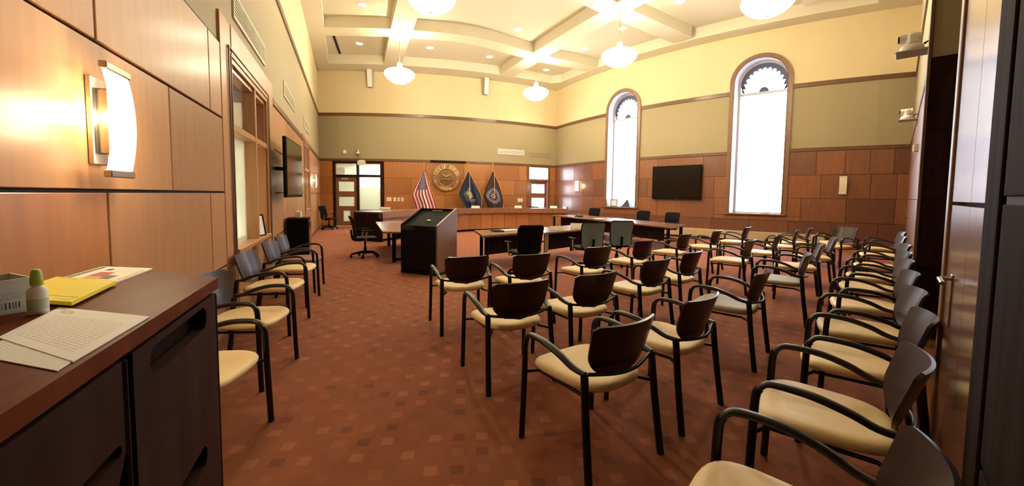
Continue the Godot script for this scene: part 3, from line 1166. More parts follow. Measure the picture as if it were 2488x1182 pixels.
# ---------------------------------------------------------------- the near wall on the right, with its alcove and door
func build_near_wall() -> void:
	var w := structure("wall_near", "near wall on the right with wood panels, a dark alcove and a glossy door", "wall")
	var a0 := 9.5
	var a1 := 12.22
	shell(w, D, [[a0, 13.72, -1.0, 4.3], [a0, a1, -1.0, 99.0]], -0.3, D.L + 0.3)
	var joints := [[1.6, 3.2, 4.8, 6.4, 8.0, 15.2], [2.4, 4.0, 5.6, 7.2, 8.6, 15.0], [1.6, 3.2, 4.8, 6.4, 8.0, 15.2], [2.4, 4.0, 5.6, 7.2, 8.6, 15.0]]
	panels(w, D, joints, M.red, [[a0, 13.78, -1.0, 99.0]], 0.0, 9.5, 0.008, [0, 2, 0])
	panels(w, D, joints, [M.darkwood], [[0, 13.72, -1.0, 99.0]], 13.72, D.L, 0.02, [], 0.006)
	rails(w, D, [[a0, D.L + 1, 0, 9]], 0.0, D.L)
	# alcove: far return facing the camera, back, and ceiling-high sides
	var al := MB.new()
	wb(al, D, a0 - 0.02, a1 + 0.02, -0.1, TOP + 0.4, -1.3, -1.15)
	obj("alcove_back", al, M.walnut, w)
	var ret := func(y0: float, y1: float, th: float, called: String, mat: Material) -> void:
		var mb := MB.new()
		wb(mb, D, a0 - 0.2, a0 + th, y0, y1, -1.16, 0.03, 0.003)
		obj(called, mb, mat, w)
	for r in 4:
		ret.call(ROWS[r] + 0.006, ROWS[r + 1] - 0.006, 0.02, "panel", M.walnut)  # the alcove shade is put into this darker wood
	ret.call(0.0, 2.84, 0.008, "backing", M.joint)
	ret.call(2.84, TOP + 0.4, 0.02, "lower_plaster", M.olive)
	var near := MB.new()
	wb(near, D, a1, a1 + 0.2, 0.0, TOP + 0.4, -1.16, -0.30)
	obj("alcove_side", near, M.walnut, w)
	obj("corner_trim", wb(MB.new(), D, a0 - 0.10, a0 + 0.03, 0.0, 3.9, 0.03, 0.055, 0.004), M.railing, w)
	# the door leaf and its frame, flush with the wall
	var d := structure("door_3", "tall glossy wood door with a lever handle at the right edge of the picture", "door")
	obj("frame", wb(MB.new(), D, a1, 12.33, 0.0, 4.2, -0.30, 0.012, 0.004), M.casing, d)  # lighter wood than the other jamb: light on this edge, put into the colour
	obj("frame", wb(MB.new(), D, 13.44, 13.67, 0.0, 4.2, -0.06, 0.006, 0.003), M.darkwood, d)
	obj("reveal", wb(MB.new(), D, 13.67, 13.72, 0.0, 4.2, -0.06, -0.012), M.joint, d)
	for q in [[0.02, 1.395], [1.41, 4.2]]:
		obj("leaf_panel", wb(MB.new(), D, 12.345, 13.05, q[0], q[1], -0.04, 0.0, 0.002), M.door, d)
		obj("leaf_panel", wb(MB.new(), D, 13.054, 13.43, q[0], q[1], -0.04, 0.0, 0.002), M.door, d)
	obj("backing", wb(MB.new(), D, 12.33, 13.72, 0.0, 4.2, -0.06, -0.041), M.joint, d)
	obj("head", wb(MB.new(), D, a1, 13.72, 4.2, 4.35, -0.06, 0.02, 0.004), M.walnut, d)
	obj("handle_plate", wb(MB.new(), D, 12.62, 12.67, 0.84, 1.08, 0.0, 0.006, 0.003), M.metal, d)
	var hb := MB.new()
	hb.tube([D.at(12.645, 1.06, 0.0), D.at(12.645, 1.06, 0.035), D.at(12.665, 1.06, 0.042), D.at(12.78, 1.055, 0.038)], 0.009, 10)
	obj("lever", hb, M.metal, d)
	obj("lit_alcove_floor", wb(MB.new(), D, a0, a1, 0.001, 0.006, -1.15, 0.0), M.orange[0], w)  # orange tone stands in for the warm light on the alcove floor
	# the far door's lever and small sensors
	var lv := MB.new()
	lv.tube([Vector3.ZERO, D.normal(3) * 0.06, D.normal(3) * 0.065 + Vector3(D.u.x, 0, -D.u.y) * 0.13], 0.012, 8)
	var o := obj("door_lever", lv, M.metal)
	o.position = D.at(4.2, 1.05, 0.022)
	tag(o, "small steel lever on the near wall beside the farthest wall chairs", "handle")
	var se := wb_obj("motion_sensor", D, 7.0, 7.14, 2.12, 2.22, 0.022, 0.08, M.white, 0.01)
	tag(se, "small white sensor on the wood panels below the lower wall camera", "sensor")


# ---------------------------------------------------------------- lamps
func build_pendants() -> void:
	var spots := [[Vector2(-3.74, 13.10), "bowl pendant lamp nearest the far left corner, hung before the left wall speaker"], [Vector2(0.86, 15.2), "bowl pendant lamp hung highest over the far right corner of the room"],
		[Vector2(2.95, 11.2), "bowl pendant lamp hung before the ceiling edge left of the taller window"], [Vector2(5.06, 8.05), "bowl pendant lamp cut by the picture's top edge above the window wall"],
		[Vector2(-1.66, 8.06), "bowl pendant lamp cut by the top edge over the lectern"]]
	var proto: Node3D
	for k in spots.size():
		var p: Vector2 = spots[k][0]
		var at := V(p.x, 5.05, p.y)
		if k == 0:
			proto = make_pendant(at, spots[0][1])
		else:
			dup(proto, at, 0.0, spots[k][1], "bowl pendant lamps")


func make_pendant(at: Vector3, label: String) -> Node3D:
	var p := thing("pendant_lamp", label, "lamp", at, 0.0, "bowl pendant lamps")
	# local origin at the bowl's lowest point
	# a deep opal bowl that closes over in a shoulder up to the collar
	var prof := [Vector2(0.0, 0.0), Vector2(0.10, 0.006), Vector2(0.22, 0.035), Vector2(0.33, 0.09), Vector2(0.42, 0.17), Vector2(0.475, 0.25), Vector2(0.49, 0.30), Vector2(0.478, 0.345), Vector2(0.43, 0.39), Vector2(0.34, 0.43), Vector2(0.22, 0.46), Vector2(0.09, 0.475)]
	obj("glass_bowl", MB.new().lathe(Vector3.ZERO, prof, 40), M.bowl, p)
	obj("finial", MB.new().lathe(Vector3(0, -0.03, 0), [Vector2(0, 0), Vector2(0.022, 0.008), Vector2(0.03, 0.02), Vector2(0.03, 0.035)], 16), M.black, p)
	obj("collar", MB.new().lathe(Vector3(0, 0.46, 0), [Vector2(0.06, 0.0), Vector2(0.085, 0.01), Vector2(0.085, 0.17), Vector2(0.075, 0.20), Vector2(0.04, 0.225), Vector2(0.012, 0.235)], 24), M.white, p)
	obj("rod", MB.new().tube([Vector3(0, 0.69, 0), Vector3(0, TOP - 5.05 + 0.01, 0)], 0.009, 8), M.brass, p)
	obj("canopy", MB.new().lathe(Vector3(0, TOP - 5.05 - 0.05, 0), [Vector2(0.02, 0.0), Vector2(0.07, 0.015), Vector2(0.08, 0.056)], 20), M.white, p)
	omni(p, Vector3(0.17, 0.62, 0.1), WARM, 3.4, 0.08, "upward_light")
	omni(p, Vector3(0, -0.16, 0), WARM, 4.2, 0.12, "downward_light")
	return p


func build_fixtures() -> void:
	# recessed downlights
	var spots := [[Vector2(-4.47, 11.86), "downlight at the top edge left of the cut bowl lamp"], [Vector2(-5.72, 14.85), "downlight beside the dark ceiling slot, above the left wall speaker"], [Vector2(-3.18, 15.2), "downlight right of the far left bowl lamp"],
		[Vector2(-0.98, 16.1), "downlight above the right wall speaker"], [Vector2(0.126, 13.45), "large downlight in the coffer before the far beam crossing"], [Vector2(1.44, 17.65), "downlight in the corner coffer behind the far right bowl lamp"],
		[Vector2(2.67, 15.15), "downlight between the two right-hand far bowl lamps"], [Vector2(3.6, 13.3), "downlight just above the bowl lamp left of the taller window"], [Vector2(4.71, 11.5), "downlight at the top edge between the beam and the cut bowl lamp"], [Vector2(0.9, 11.0), "downlight out of view above the top edge in the middle coffer"]]  # the last one is unseen, above the view, lighting the middle coffer
	var proto: Node3D
	for k in spots.size():
		var p: Vector2 = spots[k][0]
		var at := V(p.x, TRAY, p.y)
		if k == 0:
			proto = thing("downlight", spots[0][1], "downlight", at, 0.0, "round downlights in the coffers")
			obj("trim_ring", MB.new().lathe(Vector3(0, -0.014, 0), [Vector2(0.115, 0.002), Vector2(0.15, 0.0), Vector2(0.16, 0.013)], 28), M.white, proto)
			obj("lamp_face", MB.new().lathe(Vector3(0, -0.010, 0), [Vector2(0.0, 0.0), Vector2(0.117, 0.0), Vector2(0.117, 0.009)], 28), M.lamp, proto)
			var sp := SpotLight3D.new()
			sp.name = "down_light"
			sp.light_color = WARM
			sp.light_energy = 6.0
			sp.light_size = 0.1
			sp.spot_range = 40.0
			sp.spot_angle = 50.0
			sp.spot_attenuation = 2.0
			sp.shadow_enabled = true
			proto.add_child(sp)
			sp.position = Vector3(0, -0.04, 0)
			sp.rotation_degrees = Vector3(-90, 0, 0)
		else:
			dup(proto, at, 0.0, spots[k][1])
	# wall sconces: a bowed opal glass on a steel back plate
	sconce(A, 3.10, 1.74, 0.105, true, "large lit wall sconce on the left panels beside the dark counter", 5.0)
	sconce(A, 15.7, 1.84, 0.12, true, "lit wall sconce at the far end of the left wall", 4.0)
	sconce(C, 1.95, 1.88, 0.13, true, "lit wall sconce on the window wall beside the far corner", 4.0)
	sconce(C, 11.2, 1.81, 0.085, false, "unlit white wall sconce at the right end of the window wall", 0.0)
	# televisions
	television_wall()
	# speakers high on the far wall
	for q in [[2.18, "slim white wall speaker behind the far left bowl lamp"], [7.1, "slim white wall speaker left of the far right bowl lamp"]]:
		var sp := thing("wall_speaker", q[1], "speaker", B.at(q[0], 6.3, 0.16), 0.0, "wall speakers")
		sp.basis = B.basis(q[0]) * Basis(Vector3.RIGHT, 0.12)
		obj("body", MB.new().box(Vector3.ZERO, Vector3(0.24, 0.80, 0.2), 0.05), M.grey, sp)
		obj("cloth_front", MB.new().box(Vector3(0, 0, 0.1), Vector3(0.19, 0.74, 0.02), 0.008), M.white, sp)
		obj("bracket", MB.new().box(Vector3(0, 0.2, -0.12), Vector3(0.06, 0.1, 0.1), 0.008), M.grey, sp)
	# cameras
	wall_camera(B, 1.66, 3.12, 0.75, "white dome camera on the far wall above the glazed door", 0.16)
	wall_camera(D, 9.12, 3.02, 1.0, "large white camera on a shelf, high on the near wall", 0.17)
	wall_camera(D, 5.55, 2.80, 0.9, "smaller white camera on a shelf farther along the near wall", 0.17)
	var kn := thing("wall_button", "small round white knob on the olive plaster left of the dome camera", "sensor", B.at(1.07, 3.2, 0.0))
	kn.basis = B.basis(1.07) * Basis(Vector3.RIGHT, PI / 2)
	obj("body", MB.new().lathe(Vector3.ZERO, [Vector2(0.09, 0.0), Vector2(0.09, 0.03), Vector2(0.06, 0.06), Vector2(0.0, 0.065)], 20), M.white, kn)
	var ex := thing("exit_sign", "pale sign box hung over the glazed door of the far wall", "sign", B.at(1.78, 2.74, 0.12))
	ex.basis = B.basis(1.78)
	obj("body", MB.new().box(Vector3.ZERO, Vector3(0.34, 0.17, 0.06), 0.01), M.hall, ex)
	obj("mount", MB.new().box(Vector3(0, 0.1, -0.06), Vector3(0.22, 0.04, 0.12), 0.006), M.white, ex)
	# switch plates
	var k := 0
	for q in [[2.90, 0.20, "double switch plate nearest the glazed door"], [3.14, 0.12, "second switch plate from the glazed door"], [3.30, 0.09, "narrow third switch plate from the glazed door"], [3.46, 0.12, "switch plate nearest the striped flag"], [8.80, 0.12, "left switch plate of the pair beside the bright door"], [8.94, 0.12, "right switch plate of the pair beside the bright door"]]:
		var t := thing("switch_plate", q[2], "switch", B.at(q[0], 1.19, 0.022), 0.0, "white switch plates on the far wall")
		t.basis = B.basis(q[0])
		obj("plate", MB.new().box(Vector3(0, 0, 0.006), Vector3(q[1], 0.17, 0.012), 0.004), M.white, t)
		obj("rocker", MB.new().box(Vector3(0, 0, 0.014), Vector3(q[1] * 0.4, 0.08, 0.008), 0.002), M.seat, t)
		k += 1


func sconce(w: Wall, s: float, y: float, hw: float, lit: bool, label: String, e: float) -> void:
	var t := thing("wall_sconce", label, "lamp", w.at(s, y, 0.022))
	t.basis = w.basis(s)
	var hh := 0.255
	obj("back_plate", MB.new().box(Vector3(0, 0, 0.012), Vector3(hw, 0.40, 0.024), 0.004), M.metal, t)
	obj("arm", MB.new().box(Vector3(0, 0, 0.045), Vector3(0.05, 0.30, 0.05), 0.006), M.metal, t)
	var P := []
	for i in 13:
		var row := []
		for j in 9:
			var yy := lerpf(-hh, hh, i / 12.0)
			var xx := lerpf(-hw, hw, j / 8.0)
			row.append(Vector3(xx, yy, 0.085 + 0.03 * (1.0 - pow(yy / hh, 2)) ))
		P.append(row)
	obj("glass_shade", MB.new().sheet(P, 0.008), M.sconce if lit else M.sconce_off, t)
	for sg in [-1, 1]:
		obj("clip", MB.new().box(Vector3(0, sg * (hh - 0.015), 0.088), Vector3(hw * 2.04, 0.034, 0.03), 0.004), M.metal if lit else M.white, t)
	if lit:
		omni(t, Vector3(-0.055, 0.02, 0.062), Color(1.0, 0.90, 0.72), e * 0.02, 0.03, "bulb_light")
		omni(t, Vector3(0.0, 0.0, 0.24), Color(1.0, 0.90, 0.72), e * 0.07, 0.1, "glass_light")


func wall_camera(w: Wall, s: float, y: float, k: float, label: String, off: float) -> void:
	var t := thing("security_camera", label, "camera", w.at(s, y, 0.0))
	t.basis = w.basis(s)
	obj("shelf", MB.new().box(Vector3(0, 0, 0.15 * k), Vector3(0.24, 0.03, 0.30) * Vector3(k, k, k), 0.01), M.grey, t)
	obj("bracket", MB.new().box(Vector3(0, -0.05 * k, 0.02), Vector3(0.10, 0.14, 0.03) * k, 0.006), M.grey, t)
	var c := Vector3(0, 0.015 * k, off * k)
	obj("base", MB.new().lathe(c, [Vector2(0.095, 0.0), Vector2(0.10, 0.01), Vector2(0.095, 0.05), Vector2(0.07, 0.075), Vector2(0.0, 0.08)].map(func(p): return p * k), 24), M.white, t)
	obj("yoke", MB.new().box(c + Vector3(0, 0.13, 0) * k, Vector3(0.15, 0.14, 0.10) * k, 0.03), M.white, t)
	var hd := MB.new()
	hd.tube([c + Vector3(0, 0.15, -0.07) * k, c + Vector3(0, 0.15, 0.10) * k], 0.055 * k, 18)
	obj("head", hd, M.white, t)
	obj("lens", MB.new().tube([c + Vector3(0, 0.15, 0.10) * k, c + Vector3(0, 0.15, 0.115) * k], 0.038 * k, 16), M.blackgloss, t)
	obj("cable", MB.new().tube([c + Vector3(0.02, 0.06, -0.09) * k, c + Vector3(0.02, 0.09, -0.13) * k, c + Vector3(0.02, 0.02, -0.16) * k], 0.012 * k, 8), M.black, t)


func television_wall() -> void:
	var t := thing("television", "large black television mounted between the two arched windows", "television", C.at(6.71, 1.94, 0.10))
	t.basis = C.basis(6.71)
	obj("cabinet", MB.new().box(Vector3(0, 0, -0.01), Vector3(1.74, 1.20, 0.06), 0.012), M.black, t)
	obj("screen", MB.new().box(Vector3(0, 0.01, 0.022), Vector3(1.69, 1.13, 0.01), 0.002), M.blackgloss, t)
	obj("logo", MB.new().box(Vector3(0, -0.578, 0.021), Vector3(0.06, 0.014, 0.006), 0.001), M.metal, t)
	obj("mount", MB.new().box(Vector3(0, 0, -0.058), Vector3(0.5, 0.4, 0.04), 0.004), M.black, t)
	# the other one hangs off the left wall on an arm
	var a := Vector2(-3.46, 6.02)
	var b := Vector2(-3.92, 7.32)
	var u := (b - a).normalized()
	var mid := (a + b) / 2
	var x := Vector3(u.x, 0, -u.y)
	var z := x.cross(Vector3.UP)
	var t2 := thing("television", "black television hanging off the left wall on an arm above the black cabinet", "television", V(mid.x, 1.82, mid.y))
	t2.basis = Basis(x, Vector3.UP, z)
	obj("cabinet", MB.new().box(Vector3(0, 0, -0.025), Vector3(a.distance_to(b), 0.94, 0.05), 0.01), M.black, t2)
	obj("screen", MB.new().box(Vector3(0, 0.01, 0.002), Vector3(a.distance_to(b) - 0.05, 0.87, 0.008), 0.002), M.blackgloss, t2)
	obj("mount", MB.new().box(Vector3(-0.1, 0, -0.08), Vector3(0.4, 0.4, 0.06), 0.005), M.black, t2)
	var wallp := A.at(8.1, 1.82, 0.022)
	var inv := t2.transform.affine_inverse()
	obj("arm", MB.new().tube([inv * wallp, Vector3(0.05, 0, -0.1)], 0.03, 8), M.black, t2)
	obj("logo", MB.new().box(Vector3(0, -0.452, 0.004), Vector3(0.07, 0.012, 0.004), 0.001), M.metal, t2)


# ---------------------------------------------------------------- dais and tables
func build_dais_and_tables() -> void:
	var d := thing("dais", "long curved wood dais desk before the far wall, dark end panel on its left", "desk")
	var front := [Vector2(-3.82, 11.42), Vector2(-3.42, 12.45), Vector2(-2.92, 13.5), Vector2(-2.33, 14.38), Vector2(-1.6, 15.05), Vector2(-0.75, 15.6), Vector2(0.2, 15.95), Vector2(1.2, 16.15), Vector2(2.25, 16.2)]
	var back := []
	var fasc := []
	for i in front.size():
		var tg: Vector2 = (front[mini(i + 1, front.size() - 1)] - front[maxi(i - 1, 0)]).normalized()
		var nb := Vector2(-tg.y, tg.x)
		if i == 0:
			nb = Vector2(-0.86, 0.46)
		back.append(front[i] + nb * (1.2 if i == 0 else 0.85))
		fasc.append(front[i] + nb * 0.10)
	var top := PackedVector2Array(front)
	var rev := back.duplicate()
	rev.reverse()
	top.append_array(PackedVector2Array(rev))
	obj("worktop", MB.new().prism(top, 0.855, 0.89), M.table, d)
	var fa := PackedVector2Array(front)
	var r2 := fasc.duplicate()
	r2.reverse()
	fa.append_array(PackedVector2Array(r2))
	obj("fascia", MB.new().prism(fa, 0.70, 0.854), M.dais, d)
	for i in front.size() - 1:
		var a: Vector2 = fasc[i]
		var b: Vector2 = fasc[i + 1]
		for half in 2:
			var p := a.lerp(b, half * 0.5)
			var q := a.lerp(b, half * 0.5 + 0.5)
			var u := (q - p).normalized() * 0.006
			var n := Vector2(-u.y, u.x).normalized() * 0.04
			obj("panel", MB.new().prism(PackedVector2Array([p + u, q - u, q - u + n, p + u + n]), 0.08, 0.70), M.orange[(i + half) % 3], d)
		var m := (b - a)
		var n2 := Vector2(-m.y, m.x).normalized()
		obj("plinth", MB.new().prism(PackedVector2Array([a + n2 * 0.05, b + n2 * 0.05, b + n2 * 0.09, a + n2 * 0.09]), 0.0, 0.70), M.darkwood, d)
	var e0: Vector2 = front[0]
	var e1: Vector2 = back[0]
	var en := Vector2((e1 - e0).y, -(e1 - e0).x).normalized() * 0.05
	if en.y > 0:
		en = -en
	obj("end_panel", MB.new().prism(PackedVector2Array([e0, e1, e1 - en, e0 - en]), 0.0, 0.853), M.darkwood, d)
	var f0: Vector2 = front[front.size() - 1]
	var f1: Vector2 = back[back.size() - 1]
	obj("end_panel", MB.new().prism(PackedVector2Array([f0, f1, f1 + Vector2(0.05, 0), f0 + Vector2(0.05, 0)]), 0.0, 0.97), M.table, d)
	# things on the dais
	var plates := [[Vector2(-4.2, 12.9), 0.42, "name plate at the left end of the dais, beside the striped flag"], [Vector2(-1.45, 15.5), 0.34, "name plate on the dais below the blue flag"], [Vector2(0.25, 16.35), 0.30, "name plate on the dais right of the flags"], [Vector2(1.75, 16.55), 0.30, "name plate at the right end of the dais"]]
	for q in plates:
		var p: Vector2 = q[0]
		var t := thing("name_plate", q[2], "name plate", V(p.x, 0.89, p.y), atan2(-p.x, p.y) * -1.0, "white name plates on the dais")
		obj("card", MB.new().box(Vector3(0, 0.05, 0), Vector3(q[1], 0.10, 0.012), 0.003, Basis(Vector3.RIGHT, -0.2)), M.white, t)
		obj("foot", MB.new().box(Vector3(0, 0.008, -0.02), Vector3(q[1], 0.016, 0.07), 0.003), M.grey, t)
	# desk behind the lectern: a top that narrows to the front
	var ds := thing("side_desk", "pale tapered desk between the lectern and the black swivel chair", "table")
	var dp := PackedVector2Array([Vector2(-2.60, 7.85), Vector2(-1.75, 7.9), Vector2(-1.75, 11.2), Vector2(-3.35, 11.2), Vector2(-3.70, 10.6)])
	obj("tabletop", MB.new().prism(dp, 0.625, 0.66), M.table, ds)
	for p in [Vector2(-2.45, 8.1), Vector2(-1.9, 8.1), Vector2(-3.35, 10.6), Vector2(-1.9, 10.9)]:
		obj("leg", MB.new().box(V(p.x, 0.3125, p.y), Vector3(0.07, 0.625, 0.07), 0.006), M.black, ds)
	obj("modesty_panel", MB.new().prism(PackedVector2Array([Vector2(-3.3, 10.75), Vector2(-1.9, 10.95), Vector2(-1.9, 11.0), Vector2(-3.3, 10.8)]), 0.2, 0.625), M.black, ds)
	obj("stretcher", MB.new().box(V(-2.18, 0.06, 8.1), Vector3(0.6, 0.05, 0.05), 0.006), M.black, ds)
	# tables before the dais
	table("meeting_table", "brown table in the middle with a black swivel chair at it", [Vector2(-0.54, 7.25), Vector2(0.58, 8.29), Vector2(0.50, 9.32), Vector2(-0.81, 8.38)], M.black)
	table("meeting_table", "brown table with white name cards and two blue mesh chairs", [Vector2(0.66, 7.98), Vector2(1.98, 9.28), Vector2(1.60, 10.24), Vector2(0.64, 9.25)], M.radiator)
	table("long_table", "long brown table along the window wall, right end before the wall television", [Vector2(1.55, 15.3), Vector2(4.03, 9.80), Vector2(4.85, 10.84), Vector2(2.75, 16.0)], M.black)
	# on the tables
	var it := [["name_card", V(0.98, 0.66, 8.6), 0.28, 0.09, "left white name card on the table with the mesh chairs"], ["name_card", V(1.50, 0.66, 9.05), 0.28, 0.13, "right white name card on the table, behind the first mesh chair"]]
	for q in it:
		var t := thing(q[0], q[4], "name card", q[1], -0.25, "white name cards")
		obj("card", MB.new().box(Vector3(0, q[3] / 2, 0.01), Vector3(q[2], q[3], 0.006), 0.001, Basis(Vector3.RIGHT, -0.35)), M.white, t)
		obj("card_back", MB.new().box(Vector3(0, q[3] / 2, -0.035), Vector3(q[2], q[3], 0.006), 0.001, Basis(Vector3.RIGHT, 0.35)), M.white, t)
	var nb := thing("notebook", "open papers and a dark notebook on the middle table", "notebook", V(-0.12, 0.66, 8.35), 0.5)
	obj("pages", MB.new().box(Vector3(0.08, 0.008, 0), Vector3(0.34, 0.016, 0.24), 0.003), M.white, nb)
	obj("cover", MB.new().box(Vector3(-0.22, 0.01, 0.02), Vector3(0.2, 0.02, 0.26), 0.004), M.black, nb)
	var ph := thing("conference_phone", "small dark conference phone at the far end of the long table", "phone", V(2.45, 0.66, 14.3))
	obj("body", MB.new().lathe(Vector3.ZERO, [Vector2(0.16, 0.0), Vector2(0.17, 0.02), Vector2(0.09, 0.06), Vector2(0.0, 0.075)], 20), M.black, ph)
	obj("keypad", MB.new().box(Vector3(0, 0.06, 0.06), Vector3(0.08, 0.02, 0.06), 0.004), M.grey, ph)
	for q in [[V(2.95, 0.66, 13.2), "white papers on the long table between phone and bright reflection"], [V(3.55, 0.66, 11.9), "white papers on the long table behind the second mesh chair"]]:
		var t := tag(obj("paper_stack", MB.new().box(Vector3(0, 0.006, 0), Vector3(0.34, 0.012, 0.24), 0.002), M.white), q[1], "papers")
		t.position = q[0]
		t.rotation.y = 0.5
	lectern()
	# the window sill: a framed picture and a dark pyramid
	var fr := thing("framed_picture", "small picture in a dark frame on the sill of the arched window", "picture frame", C.at(3.92, 1.0, -0.2))
	fr.basis = C.basis(3.92) * Basis(Vector3.RIGHT, -0.12)
	obj("frame", frame_mb(0.36, 0.30, 0.03, 0.025), M.fan, fr)
	obj("picture", MB.new().box(Vector3(0, 0.15, -0.006), Vector3(0.32, 0.26, 0.01)), M.white, fr)
	var py := thing("pyramid", "dark pyramid ornament on the sill of the arched window", "ornament", C.at(4.62, 1.0, -0.17))
	py.basis = C.basis(4.62)
	var pm := MB.new()
	var ap := Vector3(0, 0.32, 0)
	var q4 := [Vector3(-0.22, 0, 0.14), Vector3(0.22, 0, 0.14), Vector3(0.22, 0, -0.14), Vector3(-0.22, 0, -0.14)]
	for k in 4:
		var nn: Vector3 = (q4[(k + 1) % 4] - q4[k]).cross(ap - q4[k]).normalized()
		pm.tri(q4[k], q4[(k + 1) % 4], ap, nn, nn, nn)
	pm.quad(q4[3], q4[2], q4[1], q4[0])
	obj("body", pm, flatmat(Color(0.10, 0.13, 0.20), 0.4), py)
	# on the left wall's sill
	var f2 := thing("framed_notice", "dark framed white notice leaning on the sill of the nearest interior window", "picture frame", A.at(6.98, 0.82, -0.01))
	f2.basis = A.basis(6.98) * Basis(Vector3.UP, -0.35) * Basis(Vector3.RIGHT, -0.15)
	obj("frame", frame_mb(0.24, 0.30, 0.018, 0.02), M.black, f2)
	obj("notice", MB.new().box(Vector3(0, 0.15, -0.005), Vector3(0.21, 0.27, 0.008)), M.white, f2)
	# black cabinet under the hanging television
	var cb := thing("black_cabinet", "tall black cabinet against the left wall under the hanging television", "cabinet", A.at(9.05, 0.0, 0.24))
	cb.basis = A.basis(9.05)
	obj("body", MB.new().box(Vector3(0, 0.48, 0), Vector3(0.46, 0.90, 0.36), 0.008), M.black, cb)
	obj("top", MB.new().box(Vector3(0, 0.942, 0), Vector3(0.48, 0.024, 0.38), 0.006), M.darkwood, cb)
	obj("plinth", MB.new().box(Vector3(0, 0.015, 0), Vector3(0.42, 0.03, 0.33)), M.black, cb)
	obj("door", MB.new().box(Vector3(0, 0.48, 0.184), Vector3(0.43, 0.84, 0.016), 0.004), M.blackgloss, cb)
	var sd := thing("tissue_dispenser", "small white box standing on the black cabinet", "box", A.at(9.05, 0.955, 0.24))
	sd.basis = A.basis(9.05)
	obj("body", MB.new().box(Vector3(0, 0.06, 0), Vector3(0.12, 0.12, 0.10), 0.01), M.white, sd)
	obj("tissue", MB.new().box(Vector3(0, 0.13, 0), Vector3(0.05, 0.04, 0.01), 0.004), M.white, sd)


func frame_mb(w: float, h: float, b: float, d: float) -> MB:
	var m := MB.new()
	m.box(Vector3(0, b / 2, 0), Vector3(w, b, d), 0.003)
	m.box(Vector3(0, h - b / 2, 0), Vector3(w, b, d), 0.003)
	m.box(Vector3(-w / 2 + b / 2, h / 2, 0), Vector3(b, h - 2 * b, d), 0.003)
	m.box(Vector3(w / 2 - b / 2, h / 2, 0), Vector3(b, h - 2 * b, d), 0.003)
	return m


func table(called: String, label: String, q: Array, legmat: Material) -> void:
	# plan corners: front left, front right, back right, back left
	var c: Vector2 = (q[0] + q[1] + q[2] + q[3]) / 4
	var t := thing(called, label, "table", V(c.x, 0, c.y))
	var k := q.map(func(p): return p - c)
	obj("tabletop", MB.new().prism(PackedVector2Array(k), 0.624, 0.66), M.table, t)
	for i in 4:
		var p: Vector2 = k[i]
		var leg := p - p.normalized() * 0.16
		obj("leg", MB.new().box(V(leg.x, 0.312, leg.y), Vector3(0.07, 0.624, 0.07), 0.006), legmat if i == 0 else M.black, t)
	var f0: Vector2 = k[0].lerp(k[3], 0.16)
	var f1: Vector2 = k[1].lerp(k[2], 0.16)
	var a := f0.lerp(f1, 0.06)
	var b := f0.lerp(f1, 0.94)
	var n := Vector2(-(b - a).y, (b - a).x).normalized() * 0.02
	obj("modesty_panel", MB.new().prism(PackedVector2Array([a, b, b + n, a + n]), 0.26, 0.622), M.darkwood, t)
	var r0: Vector2 = k[3].lerp(k[0], 0.1)
	var r1: Vector2 = k[2].lerp(k[1], 0.1)
	obj("rail", MB.new().prism(PackedVector2Array([r0.lerp(r1, 0.05), r0.lerp(r1, 0.95), r0.lerp(r1, 0.95) + n, r0.lerp(r1, 0.05) + n]), 0.57, 0.622), M.black, t)


